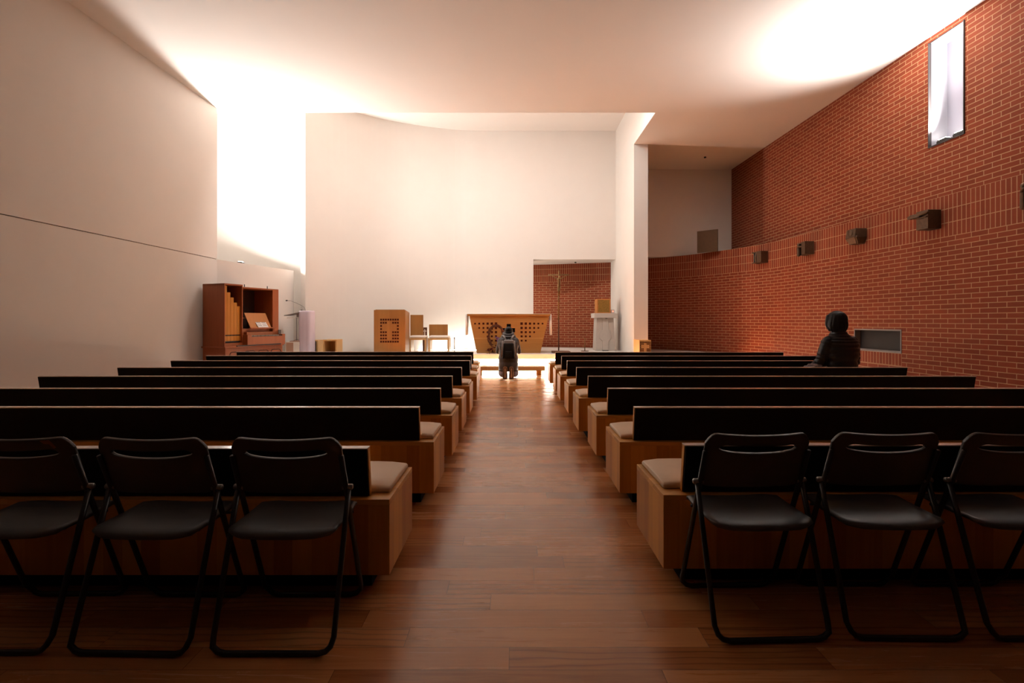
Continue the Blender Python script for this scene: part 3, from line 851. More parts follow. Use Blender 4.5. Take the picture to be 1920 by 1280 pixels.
for k in range(70):
    a = random.uniform(0, 6.28); o = random.gauss(0, .02)
    ell(bm, ((rx + o) * math.cos(a), random.gauss(-.01, .02), cz + (rz_ + o) * math.sin(a)), (.0075,) * 3, sub=1)
bb = obj('berries', bm, 'berry', t, smooth=True); bb['kind'] = 'stuff'
bm = bmesh.new(); ell(bm, (.0, -.02, cz - .03), (.045, .012, .022)); ell(bm, (.055, -.02, cz - .05), (.04, .012, .03)); ell(bm, (.03, -.025, cz - .04), (.016, .016, .016)); tube(bm, [(.03, -.02, cz - .05), (.05, -.03, cz - .16), (.04, -.02, cz - .24)], [(.03, .008), (.025, .008), (.02, .006)], 8)
bake(bm, 'purple_ribbon', .008, 'purple', t, 2)
bm = bmesh.new()
for k in range(14):
    a = random.uniform(0, 6.28); L = random.uniform(.05, .16); e = (L * math.cos(a) * 1.3 - .12, L * math.sin(a) * .8 - .02, random.uniform(.03, .16))
    tube(bm, [(-.05, 0, .01), (e[0] * .6, e[1] * .6, e[2] * .8), e], .004, 5)
tube(bm, [(-.24, -.04, .006), (-.1, -.03, .05), (0, 0, .03)], .004, 5)
obj('stems', bm, 'twig', t)
for k in range(9):
    bm = bmesh.new(); c = Vector((-.13 + random.gauss(0, .075), -.03 + random.gauss(0, .03), .05 + abs(random.gauss(0, .06))))
    for j in range(22): scatter_leaf(bm, c + Vector((random.gauss(0, .016), random.gauss(0, .016), random.gauss(0, .016))), random.uniform(.018, .03))
    bmesh.ops.solidify(bm, geom=bm.faces[:], thickness=.0012)
    obj('flower', bm, ('berry', 'flower', 'leaf')[k % 3], t)

# ------------------------------------------------------------------ chamber organ
ox, oy = -5.67, 9.41
rot = math.atan2(.936, .352)
t = thing('chamber_organ', 'reddish-brown wooden chamber organ with open pipe case', 'organ', (ox, oy, 0), rot)
# local x runs along the front to the right, local y into the case, z up
DP = .60; ZL = .69; ZT = 1.97; L1 = .41; L2 = 1.33
def part(name, bm, m, par=t, **k): return obj(name, bm, m, par, **k)
part('lower_case', B(0, 1.40, -.02, DP, 0, ZL), 'organ', bevel=.004)
part('moulding', B(-.02, 1.42, -.04, DP + .02, ZL, ZL + .03), 'organ', bevel=.006)
bm = bmesh.new()                # arched panels on the lower case
for k in range(4):
    x0 = .10 + k * .33; x1 = x0 + .26
    pts = [(x0, .1), (x1, .1), (x1, .55)] + [(x1 - .05 + .05 * math.cos(R(a)), .55 + .06 * math.sin(R(a))) for a in (30, 60, 90)] + [(x0 + .05 - .05 * math.cos(R(a)), .55 + .06 * math.sin(R(a))) for a in (90, 60, 30)] + [(x0, .55)]
    tube(bm, [(x, -.024, z) for x, z in pts], .007, 6, closed=True)
part('panel_moulding', bm, 'organdark')
bm = bmesh.new()
z0 = ZL + .03
box(bm, 0, .018, 0, DP, z0, ZT); box(bm, L1 - .018, L1, 0, DP, z0, ZT - .0); box(bm, 0, L1, 0, DP, ZT - .03, ZT); box(bm, 0, L1, DP - .02, DP, z0, ZT); box(bm, 0, L1, 0, .03, z0, z0 + .07)
part('pipe_case', bm, 'organ')
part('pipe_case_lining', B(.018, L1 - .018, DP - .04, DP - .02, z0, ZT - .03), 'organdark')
n = 5; wd = (L1 - .036) / n
hs = [1.93, 1.80, 1.70, 1.60, 1.53]
for k in range(n):
    x0 = .018 + k * wd
    bm = bmesh.new(); box(bm, x0 + .002, x0 + wd - .002, .045, .13, .955, hs[k]); 
    box(bm, x0 + .002, x0 + wd - .002, .045, .13, .83, .93)
    box(bm, x0 + wd * .3, x0 + wd * .7, .06, .11, .80, .83)
    o = part('organ_pipe', bm, 'pipewood', bevel=.002)
    o2 = part('pipe_mouth', B(x0 + .006, x0 + wd - .006, .05, .12, .93, .955), 'black', o)
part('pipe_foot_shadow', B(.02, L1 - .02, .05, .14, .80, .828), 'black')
bm = bmesh.new()                # second case, open niche behind the keyboard
zt2 = 1.93; za = 1.07
box(bm, L1, L2, .02, DP, zt2 - .03, zt2); box(bm, L2 - .16, L2, .02, DP, z0, zt2); box(bm, L1, L2, DP - .02, DP, z0, zt2); box(bm, L1, L2, .10, DP, z0, za)
part('upper_case', bm, 'organ', bevel=.003)
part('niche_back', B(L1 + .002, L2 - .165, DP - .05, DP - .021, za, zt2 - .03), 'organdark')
part('shelf', B(L1 + .002, L2 - .165, .20, .38, 1.285, 1.30), 'lightoak')
for k in range(4):
    bm = bmesh.new(); x = L1 + .03 + k * .05; h_ = 1.60 - k * .07
    tube(bm, [(x, .26, 1.30), (x, .26, 1.35), (x, .26, h_)], [(.006, .006), (.016, .016), (.016, .016)], 10); part('metal_pipe', bm, 'pipemetal', smooth=True)
for k in range(3):
    bm = bmesh.new(); x = L1 + .04 + k * .06; tube(bm, [(x, .26, za), (x, .26, 1.283)], .02, 10); part('metal_pipe', bm, 'pipemetal', smooth=True)
for x in (.55, 1.12):
    bm = bmesh.new(); tube(bm, [(x, .12, zt2), (x, .12, zt2 + .06)], .008, 8); part('finial', bm, 'black')
md = part('music_desk', (lambda b: (hexa(b, [(.62, .03, za + .02), (1.14, .03, za + .02), (1.14, .045, za + .02), (.62, .045, za + .02), (.56, .14, 1.40), (1.09, .14, 1.40), (1.09, .155, 1.40), (.56, .155, 1.40)]), b)[1])(bmesh.new()), 'honey')
part('desk_lip', B(.58, 1.22, -.03, .03, za, za + .022), 'organ', md)
bm = bmesh.new()                # key desk
kx0, kx1, ky = L1 + .01, 1.38, -.12
box(bm, kx0, kx1, ky, .10, z0, .905); box(bm, kx1 - .08, kx1, ky, .10, .905, .945); box(bm, kx0, kx0 + .10, ky, .10, .905, .945); box(bm, kx0 + .1, kx1 - .08, .02, .10, .905, 1.0)
part('key_desk', bm, 'honey' if False else 'organ', bevel=.003)
part('keyboard', B(kx0 + .10, kx1 - .08, ky + .01, .02, .905, .918), 'black')
bm = bmesh.new()
nk = 28; kw = (kx1 - kx0 - .2) / nk
for k in range(nk):
    if k % 7 in (2, 6): continue
    box(bm, kx0 + .105 + kw * k + kw * .7, kx0 + .105 + kw * k + kw * 1.25, ky + .06, .02, .918, .93)
part('raised_keys', bm, 'ivory')['kind'] = 'stuff'
part('desk_slot', B(.18, 1.26, -.128, -.10, z0 + .0, z0 + .022), 'black')
for k in range(3):
    bm = bmesh.new(); x = kx1 - .07 + k * .028; tube(bm, [(x, .0, .945), (x, .0, 1.035)], .007, 8); part('stop_knob', bm, 'black')
# sheet music on the desk
bm = bmesh.new()
hexa(bm, [(.80, .012, za + .024), (1.06, .012, za + .024), (1.06, .014, za + .024), (.80, .014, za + .024), (.76, .055, za + .135), (1.02, .055, za + .135), (1.02, .057, za + .135), (.76, .057, za + .135)])
for k in range(3):
    for c in (0, 1):
        u = .035 + k * .032
        xo = .80 - .04 * (u / .11) + .02 + c * .125
        yb_ = .012 + .043 * (u / .111) - .0015
        hexa(bm, [(xo, yb_, za + .024 + u), (xo + .09, yb_, za + .024 + u), (xo + .09, yb_ + .001, za + .024 + u), (xo, yb_ + .001, za + .024 + u),
                  (xo - .003, yb_ + .003, za + .034 + u), (xo + .087, yb_ + .003, za + .034 + u), (xo + .087, yb_ + .004, za + .034 + u), (xo - .003, yb_ + .004, za + .034 + u)], 1)
sm = obj('sheet_music', bm, ['paper', 'ink'], None, loc=(ox, oy, 0)); sm.rotation_euler.z = rot
tag(sm, 'open white music pages propped on the organ music desk', 'paper')

# ------------------------------------------------------------------ lilac lectern, music stand, boxes
D = 11.8
p = at(575.5, 660, D); wd = 23 * D / FPX
t = thing('draped_lectern', 'slim lectern draped in pale lilac cloth with gooseneck microphone', 'lectern', (p.x, D, ZP))
h = at(0, 582.5, D).z - ZP
bm = bmesh.new(); g = []
nn = 28
for k in range(nn):
    a = 2 * math.pi * k / nn; c, s = math.cos(a), math.sin(a)
    sq = 1 / max(abs(c), abs(s)) ** .85
    g.append((c * sq, s * sq))
rings = []
for z in (0, .15, .4, .7, .9, h - .04, h - .01, h):
    f = 1 if z < h - .03 else (.97 if z < h - .005 else .9)
    rings.append([bm.verts.new((gx * wd / 2 * f * (1 + .035 * math.sin(k * 2.4 + 1) * (1 - z / h)), gy * .17 * f * (1 + .06 * math.sin(k * 1.9) * (1 - z / h)), z)) for k, (gx, gy) in enumerate(g)])
for a, b_ in zip(rings, rings[1:]):
    for k in range(nn): bm.faces.new((a[k], a[(k + 1) % nn], b_[(k + 1) % nn], b_[k]))
bm.faces.new(rings[0]); bm.faces.new(rings[-1])
obj('cloth_drape', bm, 'lilac', t, smooth=True)
k = D / FPX
def q(px, py): v = at(px, py, D); return Vector((v.x - p.x, 0, v.z - ZP))
bm = bmesh.new(); tube(bm, [q(573, 584), q(572, 579), q(570, 575.5), q(566, 573), q(555, 567.5), q(545, 563.8), q(540, 563.3)], .006, 8); mic = obj('microphone_neck', bm, 'steel', t, smooth=True)
bm = bmesh.new(); ell(bm, q(537.5, 563.3), (.03, .017, .017)); obj('microphone_head', bm, 'black', mic, smooth=True)
bm = bmesh.new(); a, b_ = q(538.5, 592), q(567, 587)
for s in (0,): hexa(bm, [a + Vector((0, -.17, 0)), b_ + Vector((0, -.17, 0)), b_ + Vector((0, .17, 0)), a + Vector((0, .17, 0)), a + Vector((0, -.17, .012)), b_ + Vector((0, -.17, .022)), b_ + Vector((0, .17, .022)), a + Vector((0, .17, .012))])
c = q(563, 592); box(bm, c.x - .02, c.x + .02, -.16, .16, c.z - .03, c.z + .05)
obj('book_rest', bm, 'steel', t)
bm = bmesh.new(); a = q(566, 584); box(bm, a.x - .02, a.x + .012, -.02, .02, a.z - .03, a.z + .05); obj('clamp', bm, 'steel', t)

D2 = 11.62
z_box = at(0, 640.5, D2).z + .018
t = thing('music_stand', 'thin grey music stand standing on the cream box beside the lectern', 'stand', (at(556, 0, D2 + .17).x, D2 + .17, z_box))
zt_ = at(0, 596, D2 + .17).z - z_box
bm = bmesh.new(); tube(bm, [(0, 0, 0.008), (0, 0, zt_)], .008, 8); obj('pole', bm, 'steel', t, smooth=True)
bm = bmesh.new(); hexa(bm, [(-.17, -.14, zt_), (.04, -.14, zt_), (.04, .14, zt_), (-.17, .14, zt_), (-.17, -.14, zt_ + .012), (.04, -.14, zt_ + .012), (.04, .14, zt_ + .012), (-.17, .14, zt_ + .012)]); obj('desk', bm, 'cloth', t)
bm = bmesh.new()
for a in (0, 120, 240): tube(bm, [(0, 0, .03), (.12 * math.cos(R(a + 20)), .12 * math.sin(R(a + 20)), .007)], .006, 6)
obj('leg_base', bm, 'steel', t)

a, b_ = at(535, 640, D2), at(561, 640, D2)
t = thing('cream_box', 'low cream box seat between organ and lilac lectern', 'box', (a.x, D2, ZP))
h = at(0, 640.5, D2).z - ZP
obj('body', B(0, b_.x - a.x, .0, .35, 0, h), 'greybox', t, bevel=.004)
obj('side_panel', B(.02, 15 * D2 / FPX, -.006, 0, .0, h - .02), 'tanpanel', t)
obj('top_board', B(8 * D2 / FPX, b_.x - a.x + .008, .0, .36, h, h + .018), 'tanpanel', t)

def cube_stool(px0, px1, py, D, label, dep=.4):
    a, b_ = at(px0, py, D), at(px1, py, D); wd = b_.x - a.x; h = a.z - ZP
    t = thing('cube_stool', label, 'stool', (a.x, D, ZP), 0, 'open oak cube stools')
    th = .035
    bm = bmesh.new(); box(bm, 0, th, 0, dep, 0, h); box(bm, wd - th, wd, 0, dep, 0, h); box(bm, th, wd - th, 0, dep, h - th, h); box(bm, th, wd - th, 0, dep, 0, th)
    obj('frame', bm, 'lightoak', t, bevel=.002)
    obj('back_panel', B(th, wd - th, dep - .03, dep - .01, th, h - th), 'pew', t)
cube_stool(577, 596, 637.5, 12.1, 'open oak cube stool half hidden behind the lilac lectern')
cube_stool(605.5, 631.5, 636.5, 11.75, 'open oak cube stool standing clear, right of the lilac lectern')

# ------------------------------------------------------------------ brown board on the brick ledge
a, b_ = at(1307, 431.5, 13.3), at(1345.5, 431.5, 12.95)
t = None
bm = bmesh.new(); z0 = BAND1 - .02
a2, b2 = Vector((a.x, a.y)), Vector((b_.x, b_.y)); nn = (b2 - a2).orthogonal().normalized() * .05
zt0, zt1 = at(0, 432.5, 13.3).z, at(0, 430.5, 12.95).z
zt0 = zt1 = (zt0 + zt1) / 2
hexa(bm, [(*a2, z0), (*b2, z0), (*(b2 + nn), z0), (*(a2 + nn), z0), (*a2, zt0), (*b2, zt1), (*(b2 + nn), zt1), (*(a2 + nn), zt0)])
o = obj('wooden_board', bm, 'panelbrown', None, bevel=.004)
tag(o, 'plain brown board standing on the ledge above the curved brick wall', 'board')

# ------------------------------------------------------------------ bronze wall blocks
def wall_x(y):
    for p, q_ in zip(low, low[1:]):
        if p[1] <= y <= q_[1]: return p[0] + (q_[0] - p[0]) * (y - p[1]) / (q_[1] - p[1]), math.atan2(q_[0] - p[0], q_[1] - p[1])
    return low[-1][0], 0
G = 'bronze relief blocks on the brick wall'
def station(pxn, pxf, pyt, pyb, kind, label, dep=.21):
    y = 6.3 * FPX / (pxn - 963)
    for _ in range(6): x, ang = wall_x(y); y = (x - dep) * FPX / (pxn - 963)
    x, ang = wall_x(y)
    zt, zb_ = at(0, pyt, y).z, at(0, pyb, y).z; h = zt - zb_
    yf = (x - dep) * FPX / (pxf - 963); L = min(.3, max(.14, yf - y))
    t = thing('bronze_relief', label, 'relief', (x, y, zb_), -ang, G)
    # local: x into the wall, y away from the camera along the wall
    if kind == 'beam':
        obj('block', B(-dep, .004, 0, L, 0, h), 'bronze', t, bevel=.005)
        bm = bmesh.new()
        limb(bm, [(-dep - .02, -.005, h * .86), (-dep - .03, L * .5, h * .80), (-dep - .045, L + .05, h * .72)], [.026, .026, .03], 10)
        for s in (-1, 0, 1): limb(bm, [(-dep - .04, L * .55, h * .76 + s * .02), (-dep - .065, L + .03, h * .74 + s * .022), (-dep - .06, L + .09, h * .72 + s * .016)], [.013, .012, .008], 8)
        box(bm, -dep - .03, -dep, 0, L + .02, h * .60, h * .66)
        bake(bm, 'relief_figure', .006, 'bronze', t, 2)
    elif kind == 'cut':
        bm = bmesh.new(); hexa(bm, [(-dep + .05, .05, 0), (.03, .05, 0), (.03, L, 0), (-dep + .05, L, 0), (-dep - .02, 0, h * .42), (.03, 0, h * .42), (.03, L, h * .42), (-dep - .02, L + .02, h * .42)])
        hexa(bm, [(-dep - .02, 0, h * .42), (.03, 0, h * .42), (.03, L, h * .42), (-dep - .02, L + .02, h * .42), (-dep, 0, h), (.03, 0, h), (.03, L, h), (-dep, L, h)])
        obj('block', bm, 'bronze', t, bevel=.008)
        bm = bmesh.new(); limb(bm, [(-dep + .02, .01, h * .42), (-dep + .05, .015, h * .2), (-dep + .07, .03, h * .02)], [.03, .025, .02], 8); ell(bm, (-dep - .01, L * .5, h * .7), (.03, .06, .07))
        bake(bm, 'relief_figure', .007, 'bronze', t, 2)
    else:
        obj('block', B(-dep, .03, 0, L * .45, 0, h), 'bronze', t, bevel=.005)
        bm = bmesh.new(); box(bm, -dep + .06, .03, L * .45, L, 0, h); obj('niche', bm, 'black', t)
        bm = bmesh.new()
        if kind == 'figure':
            limb(bm, [(-dep + .02, L * .9, 0), (-dep + .02, L * .9, h * .5), (-dep + .03, L * .85, h * .72)], [.035, .035, .03], 10); ell(bm, (-dep + .01, L * .85, h * .82), (.032, .032, .04))
            limb(bm, [(-dep + .02, L * .45, h * .62), (-dep - .02, L * .7, h * .68), (-dep, L * .95, h * .6)], [.02, .02, .016], 8); box(bm, -dep, -dep + .05, L * .4, L, h * .86, h * .95)
        else:
            limb(bm, [(-dep + .01, L * .5, h * .1), (-dep, L * .55, h * .5), (-dep + .02, L * .52, h * .85)], [.03, .035, .03], 10); ell(bm, (-dep + .005, L * .6, h * .5), (.025, .03, .04))
            box(bm, -dep, -dep + .06, L * .4, L, h * .88, h); box(bm, -dep, -dep + .06, L * .4, L, 0, h * .08)
        bake(bm, 'relief_figure', .007, 'bronze', t, 2)
station(1424.5, 1412, 470.5, 492, 'niche', 'smallest bronze relief block, farthest along the brick band')
station(1508, 1495, 452, 476, 'figure', 'bronze relief block with small standing figure, second farthest on the band')
station(1604, 1588, 427.5, 455.5, 'cut', 'bronze block with undercut lower corner, middle of the brick band')
station(1739, 1718, 392.5, 428, 'beam', 'bronze block with long carved hand along its upper edge')
station(1936, 1914, 335, 384, 'figure', 'bronze block cut off by the right edge of the picture')

# ------------------------------------------------------------------ people
def loft(bm, rings, seg=28, sup=2.4):
    """rings: (cx, cy, cz, rx, ry, tilt) ; closed superelliptic volume, tilt leans the ring about x"""
    vs = []
    for cx, cy, cz, rx, ry, tl in rings:
        ring = []
        for k in range(seg):
            a = 2 * math.pi * k / seg; c, s_ = math.cos(a), math.sin(a)
            x = rx * math.copysign(abs(c) ** (2 / sup), c); y = ry * math.copysign(abs(s_) ** (2 / sup), s_)
            ring.append(bm.verts.new((cx + x, cy + y * math.cos(tl), cz + y * math.sin(tl))))
        vs.append(ring)
    for a, b in zip(vs, vs[1:]):
        for k in range(seg): bm.faces.new((a[k], a[(k + 1) % seg], b[(k + 1) % seg], b[k]))
    bm.faces.new(vs[0]); bm.faces.new(vs[-1])

def dense(keys, n):
    """interpolate loft keys smoothly"""
    out = []
    for i in range(n):
        t = i / (n - 1) * (len(keys) - 1); k = min(int(t), len(keys) - 2); f = t - k
        P = [keys[max(k - 1, 0)], keys[k], keys[k + 1], keys[min(k + 2, len(keys) - 1)]]
        out.append([.5 * (2 * b + (c - a) * f + (2 * a - 5 * b + 4 * c - d) * f * f + (3 * b - a - 3 * c + d) * f ** 3) for a, b, c, d in zip(*P)])
    return out

def quilt(rings, n, amp):
    out = []
    for i, r in enumerate(rings):
        m = 1 + amp * (abs(math.sin(math.pi * n * i / (len(rings) - 1))) - .6)
        out.append([r[0], r[1], r[2], r[3] * m, r[4] * m, r[5]])
    return out

def head(bm, c, fwd, up, s=1.0):
    """skull, jaw, nose, brow, lips, ears; fwd is where the face looks"""
    f = Vector(fwd).normalized(); u = Vector(up); u = (u - f * u.dot(f)).normalized(); r = f.cross(u)
    rot = Matrix((r, f, u)).transposed(); c = Vector(c)
    def P(x, y, z): return c + r * x * s + f * y * s + u * z * s
    ell(bm, P(0, -.012, .025), (.076 * s, .094 * s, .098 * s), rot, 3)
    ell(bm, P(0, .022, -.05), (.058 * s, .066 * s, .070 * s), rot, 3)
    ell(bm, P(0, .062, -.095), (.026 * s, .022 * s, .020 * s), rot)
    limb(bm, [P(0, .082, .015), P(0, .102, -.026)], [.010 * s, .014 * s], 8)
    ell(bm, P(0, .080, -.062), (.024 * s, .012 * s, .008 * s), rot)
    for q in (-1, 1):
        ell(bm, P(q * .03, .078, .028), (.022 * s, .010 * s, .007 * s), rot)
        ell(bm, P(q * .079, -.008, -.005), (.010 * s, .020 * s, .032 * s), rot)
        ell(bm, P(q * .03, .074, .008), (.013 * s, .010 * s, .008 * s), rot)
    return P, rot

def hand(bm, wrist, fwd, palm_n, side, curl=.35, s=1.0):
    """palm, four unequal curled fingers and a thumb from the side of the palm"""
    f = Vector(fwd).normalized(); n = Vector(palm_n); n = (n - f * n.dot(f)).normalized(); r = f.cross(n) * side
    w_ = Vector(wrist); rot = Matrix((r, f, n)).transposed()
    ell(bm, w_ + f * .048 * s, (.042 * s, .054 * s, .016 * s), rot)
    for k, (o, L) in enumerate(((-.030, .066), (-.010, .078), (.010, .073), (.028, .056))):
        p = w_ + f * .088 * s + r * o * s; d = f.copy(); pts = [p - f * .02 * s, p]
        for j, seg_ in enumerate((.44, .32, .24)):
            ang = curl * (j + .6); d = (f * math.cos(ang) + n * math.sin(ang)); p = p + d * L * seg_ * s; pts.append(p)
        limb(bm, pts, [.0095 * s, .0092 * s, .0088 * s, .008 * s, .0068 * s], 8)
    p = w_ + f * .022 * s - r * .036 * s
    limb(bm, [p, p - r * .024 * s + f * .024 * s + n * .008 * s, p - r * .028 * s + f * .055 * s + n * .018 * s], [.013 * s, .011 * s, .008 * s], 8)

def rumple(o, amp, fn):
    me = o.data
    nn = [v.normal.copy() for v in me.vertices]
    for v, n_ in zip(me.vertices, nn): v.co += n_ * amp * fn(v.co)

# --- kneeling person, seen from behind, facing the altar
KX, KY = -.112, 10.0
kn = thing('person', 'person kneeling before the altar in a grey puffer coat, wearing a backpack', 'person', (KX, KY, 0))
bm = bmesh.new()
hc = Vector((.003, .47, .972))
Pk, rk = head(bm, hc, (0, .80, -.60), (0, .60, .80))
limb(bm, [(0, .33, .86), (0, .40, .92), hc], [.062, .056, .055], 14)
loft(bm, dense([(0, .27, .42, .14, .10, 0), (0, .275, .55, .13, .095, 0), (0, .30, .72, .16, .10, .1), (0, .32, .84, .15, .08, .1), (0, .33, .89, .06, .06, .1)], 20))
for s_ in (-1, 1):
    limb(bm, [(s_ * .15, .32, .82), (s_ * .205, .33, .59), (s_ * .10, .53, .66), (s_ * .025, .63, .70)], [.048, .042, .032, .026], 12)
    limb(bm, [(s_ * .085, .28, .44), (s_ * .125, .50, .075)], [.085, .06], 14)
    limb(bm, [(s_ * .125, .50, .07), (s_ * .085, .16, .11), (s_ * .065, .09, .16)], [.058, .052, .035], 14)
    limb(bm, [(s_ * .065, .085, .19), (s_ * .062, .075, .05)], [.034, .036], 12)
    hand(bm, (s_ * .024, .625, .70), (-.05 * s_, .35, .9), (-s_, .1, 0), s_, .12)
bake(bm, 'body', .0075, 'skin', kn, 3)
bm = bmesh.new()
ct = dense([(0, .245, .165, .205, .175, 0), (0, .245, .22, .210, .185, 0), (0, .25, .36, .212, .175, 0), (0, .26, .50, .205, .16, 0), (0, .28, .62, .205, .15, 0), (0, .305, .74, .218, .145, .1),
            (0, .32, .82, .20, .13, .1), (0, .325, .875, .155, .115, .15), (0, .335, .91, .105, .10, .2), (0, .35, .945, .092, .09, .25)], 90)
loft(bm, quilt(ct, 9, .05))
for s_ in (-1, 1): limb(bm, [(s_ * .155, .32, .815), (s_ * .212, .33, .575), (s_ * .12, .52, .66), (s_ * .06, .585, .685)], [.072, .066, .056, .046], 16, 11, .10)
ob = bake(bm, 'coat', .0085, 'coat', kn, 2)
bm = bmesh.new()
pts = [(.098 * math.cos(2 * math.pi * k / 24), .36 + .094 * math.sin(2 * math.pi * k / 24), .962 + .028 * math.sin(2 * math.pi * k / 24)) for k in range(24)]
tube(bm, pts, [(.022, .034)] * 24, 10, side=(0, 0, 1), closed=True)
pts = [(.125 * math.cos(2 * math.pi * k / 24), .345 + .105 * math.sin(2 * math.pi * k / 24), .905 + .02 * math.sin(2 * math.pi * k / 24)) for k in range(24)]
tube(bm, pts, [(.026, .036)] * 24, 10, side=(0, 0, 1), closed=True)
bake(bm, 'coat_collar', .008, 'coat', kn, 2)
bm = bmesh.new()
ell(bm, hc + Vector((0, -.022, .045)), (.092, .105, .085), rk, 3); ell(bm, hc + Vector((0, -.055, -.005)), (.086, .07, .07), rk, 3)
bake(bm, 'hair', .008, 'hair', kn, 2)
bm = bmesh.new()
for s_ in (-1, 1):
    limb(bm, [(s_ * .09, .28, .42), (s_ * .135, .49, .10)], [.10, .085], 14)
    limb(bm, [(s_ * .138, .50, .088), (s_ * .125, .30, .10), (s_ * .10, .14, .13)], [.082, .078, .062], 14)
bake(bm, 'trousers', .009, 'jeans', kn, 2)
for s_ in (-1, 1):
    cx = s_ * .0655
    bm = bmesh.new()
    loft(bm, [(cx, .07, z, rx, ry, 0) for z, rx, ry in ((.012, .034, .022), (.03, .050, .036), (.08, .053, .044), (.14, .046, .048), (.20, .044, .05), (.25, .042, .045), (.27, .029, .03))], 18, 2.6)
    sh = bake(bm, 'shoe', .006, 'shoe', kn, 2)
    bm = bmesh.new()
    def outline(g, y0, y1, mi):
        prof = [(.008, .030), (.025, .047), (.06, .053), (.10, .051), (.15, .043), (.20, .044), (.245, .044), (.27, .033), (.278, .016)]
        L = [(-w_ * g, .143 + (z - .143) * (1 - (1 - g) * .45)) for z, w_ in prof] + [(w_ * g, .143 + (z - .143) * (1 - (1 - g) * .45)) for z, w_ in reversed(prof)]
        a = [bm.verts.new((cx + x, y0, z)) for x, z in L]; b = [bm.verts.new((cx + x, y1, z)) for x, z in L]
        for f in (bm.faces.new(a), bm.faces.new(b)): f.material_index = mi
        for k in range(len(L)): bm.faces.new((a[k], a[(k + 1) % len(L)], b[(k + 1) % len(L)], b[k])).material_index = mi
    outline(1.0, .016, .03, 1); outline(.80, .010, .017, 0); outline(.36, .007, .0115, 1)
    for z in (.045, .062, .079, .205, .225, .245): box(bm, cx - .026, cx + .026, .0065, .0105, z, z + .006, 1)
    obj('sole', bm, ['sole', 'tread'], sh)

bp = thing('backpack', 'dark olive and grey backpack on the back of the kneeling person', 'backpack', (KX, KY, 0))
y_b = .135
bm = bmesh.new(); hexa(bm, [(-.13, .02, .45), (.14, .02, .45), (.13, .115, .45), (-.12, .115, .45), (-.10, .06, .835), (.115, .06, .835), (.105, .165, .835), (-.09, .165, .835)])
main = obj('main_bag', bm, 'packgrey', bp, bevel=.03, seg=4, smooth=True)
bm = bmesh.new(); hexa(bm, [(-.125, -.012, .445), (.135, -.012, .445), (.135, .06, .445), (-.125, .06, .445), (-.10, .03, .765), (.115, .03, .765), (.115, .10, .765), (-.10, .10, .765)])
obj('front_pocket', bm, 'coatolive', bp, bevel=.022, seg=4, smooth=True)
bm = bmesh.new(); hexa(bm, [(-.07, -.022, .455), (.085, -.022, .455), (.085, .0, .455), (-.07, .0, .455), (-.062, -.006, .60), (.075, -.006, .60), (.075, .02, .60), (-.062, .02, .60)])
obj('lower_pocket', bm, 'coatolive', bp, bevel=.012, seg=3, smooth=True)
for s_ in (-1, 1):
    bm = bmesh.new()
    tube(bm, [(s_ * .055, .145, .82), (s_ * .085, .165, .885), (s_ * .11, .245, .925), (s_ * .135, .34, .915), (s_ * .16, .43, .855)], [(.020, .007)] * 5, 8, side=(1, 0, 0))
    obj('strap', bm, 'packgrey', bp, smooth=True)
    bm = bmesh.new()
    tube(bm, [(s_ * .125 + .006, .03, .82), (s_ * .135 + .006, .015, .64), (s_ * .15 + .006, .03, .50), (s_ * .14, .05, .47)], [(.013, .005)] * 4, 8, side=(1, 0, 0))
    obj('side_strap', bm, 'packgrey', bp, smooth=True)
bm = bmesh.new(); tube(bm, [(-.035, .11, .83), (-.025, .10, .862), (.03, .10, .862), (.04, .11, .83)], .007, 8); obj('handle', bm, 'coatolive', bp, smooth=True)

# --- seated person on the right, seen from behind
SX, SY = 4.225, 6.22
st = thing('person', 'person with dark bobbed hair seated on the right pews in a black quilted jacket', 'person', (SX, SY, 0), R(8))
bm = bmesh.new()
hc = Vector((-.035, .02, 1.215))
Ph, rh = head(bm, hc, (-.18, .97, -.08), (0, 0, 1), 1.03)
limb(bm, [(-.01, -.01, 1.02), (-.025, .0, 1.10), hc], [.062, .054, .055], 14)
loft(bm, dense([(0, 0, .49, .16, .12, 0), (0, -.01, .62, .145, .11, 0), (0, -.01, .80, .16, .11, 0), (0, -.01, .95, .17, .09, 0), (0, -.005, 1.02, .06, .06, 0)], 20))
for s_ in (-1, 1):
    limb(bm, [(s_ * .18, -.01, .965), (s_ * .225, .03, .72), (s_ * .16, .25, .62)], [.048, .042, .03], 12)
    limb(bm, [(s_ * .10, .02, .55), (s_ * .12, .30, .53), (s_ * .12, .42, .50), (s_ * .12, .44, .10)], [.085, .07, .062, .042], 14)
    limb(bm, [(s_ * .12, .44, .07), (s_ * .125, .60, .035)], [.04, .028], 10)
    hand(bm, (s_ * .155, .255, .618), (-.25 * s_, .95, .0), (0, 0, -1), s_, .4)
bake(bm, 'body', .0085, 'skin', st, 3)
bm = bmesh.new()
jt = dense([(0, -.005, .47, .205, .155, 0), (0, -.01, .56, .200, .15, 0), (0, -.015, .70, .195, .145, 0), (.005, -.02, .84, .212, .145, 0), (.005, -.02, .94, .218, .125, .05),
            (0, -.015, 1.0, .195, .11, .1), (-.01, -.008, 1.05, .115, .095, .1), (-.02, 0, 1.10, .082, .082, .1)], 110)
loft(bm, quilt(jt, 10, .085))
for s_ in (-1, 1): limb(bm, [(s_ * .175, -.012, .965), (s_ * .245, .035, .70), (s_ * .19, .20, .635)], [.078, .066, .05], 16, 9, .17)
bake(bm, 'jacket', .0065, 'jacket', st, 1)
bm = bmesh.new()
ell(bm, hc + Vector((0, -.015, .035)), (.112, .122, .112), rh, 3)
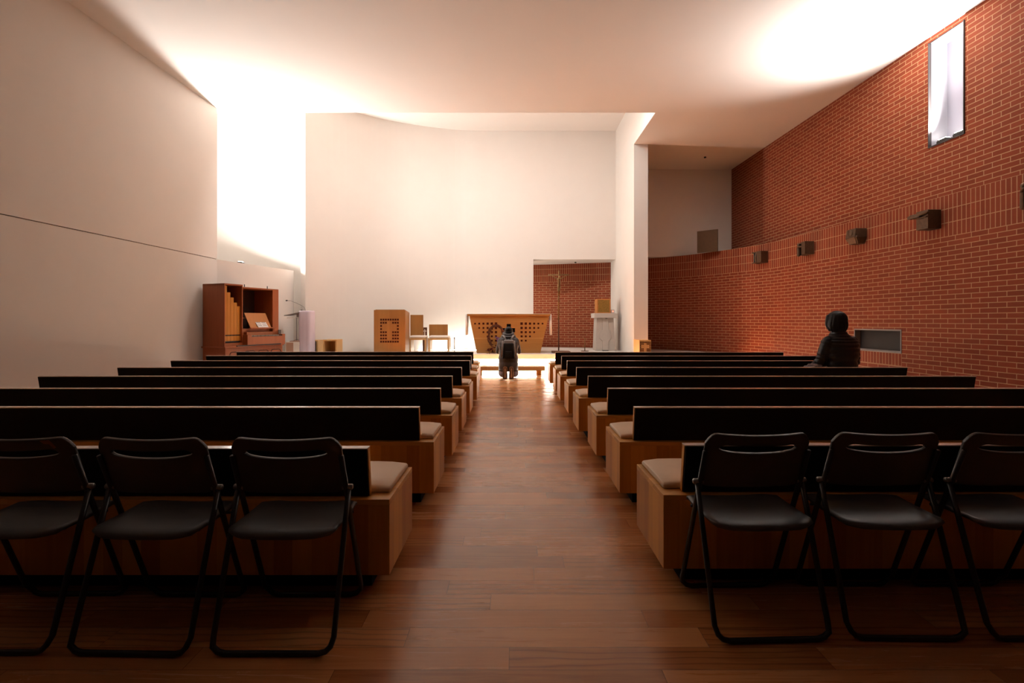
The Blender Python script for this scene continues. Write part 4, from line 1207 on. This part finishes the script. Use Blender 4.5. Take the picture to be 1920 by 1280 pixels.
loft(bm, dense([(hc.x, hc.y - .035, hc.z - .135, .072, .06, 0), (hc.x, hc.y - .03, hc.z - .085, .112, .095, 0), (hc.x, hc.y - .025, hc.z - .025, .124, .105, 0), (hc.x, hc.y - .02, hc.z + .05, .106, .105, 0)], 16), 24, 2.0)
for s_ in (-1, 1): limb(bm, [hc + Vector((s_ * .075, .02, .06)), hc + Vector((s_ * .088, .025, -.03)), hc + Vector((s_ * .094, .0, -.105))], [.045, .038, .016], 10)
ha = bake(bm, 'hair', .006, 'hair', st, 3)
def strand(p):
    a = math.atan2(p.x - hc.x, -(p.y - hc.y)); fall = min(1, max(0, (hc.z + .13 - p.z) / .12))
    return fall * (.6 * mnoise.noise(Vector((a * 5.5, p.z * 2.0, 3))) + .55 * mnoise.noise(Vector((a * 16, p.z * 2.5, 7)))) + .25 * max(0, (hc.z - .05 - p.z) / .08) * mnoise.noise(Vector((a * 9, 1, p.z * 9)))
rumple(ha, .010, strand)
bm = bmesh.new()
for s_ in (-1, 1):
    limb(bm, [(s_ * .10, .02, .555), (s_ * .12, .30, .54), (s_ * .12, .43, .51), (s_ * .12, .45, .09)], [.10, .084, .076, .058], 14)
bake(bm, 'trousers', .010, 'black', st, 2)
for s_ in (-1, 1):
    bm = bmesh.new(); limb(bm, [(s_ * .12, .43, .06), (s_ * .124, .52, .05), (s_ * .128, .64, .038)], [.052, .045, .034], 12); box(bm, s_ * .124 - .04, s_ * .124 + .04, .39, .66, 0, .02)
    bake(bm, 'shoe', .008, 'shoe', st, 2)

# folded coat left on the pew beside the seated person
bm = bmesh.new(); random.seed(11)
loft(bm, dense([(0, 0, .47, .19, .11, 0), (0, 0, .53, .19, .11, 0), (.01, 0, .60, .155, .085, 0), (.03, 0, .655, .09, .05, 0), (.04, 0, .67, .04, .03, 0)], 20), 24, 2.6)
for k in range(12):
    a = random.uniform(-.14, .14); limb(bm, [(a - .05, -.10, random.uniform(.52, .6)), (a, -.06, random.uniform(.60, .64)), (a + random.uniform(.02, .09), .03, .64 - abs(a) * .3)], [.016, .02, .014], 8)
bake(bm, 'coat_tmp', .009, 'scarf', None, 2)
fc = bpy.data.objects['coat_tmp']; rumple(fc, .03, lambda p: abs(mnoise.noise(p * 14)) - .25 + .4 * abs(mnoise.noise(p * 33))); fc.name = 'folded_coat'; fc.location = (3.86, 6.2, 0)
tag(fc, 'mauve grey coat heaped on the pew at the seated person\'s left elbow', 'coat')

# small fittings on the soffits
for px, py, zc_, lab in ((1322, 294, ZC, 'tiny black fitting on the shaded ceiling beside the white pier'), (1079, 491, 3.085, 'tiny dark fitting on the soffit of the brick alcove')):
    D = (zc_ - CAMZ) * FPX / (602 - py)
    bm = bmesh.new(); tube(bm, [(0, 0, -.03), (0, 0, 0)], .03, 12)
    o = obj('ceiling_fitting', bm, 'black', None, loc=((px - 963) * D / FPX, D, zc_)); tag(o, lab, 'ceiling fitting')
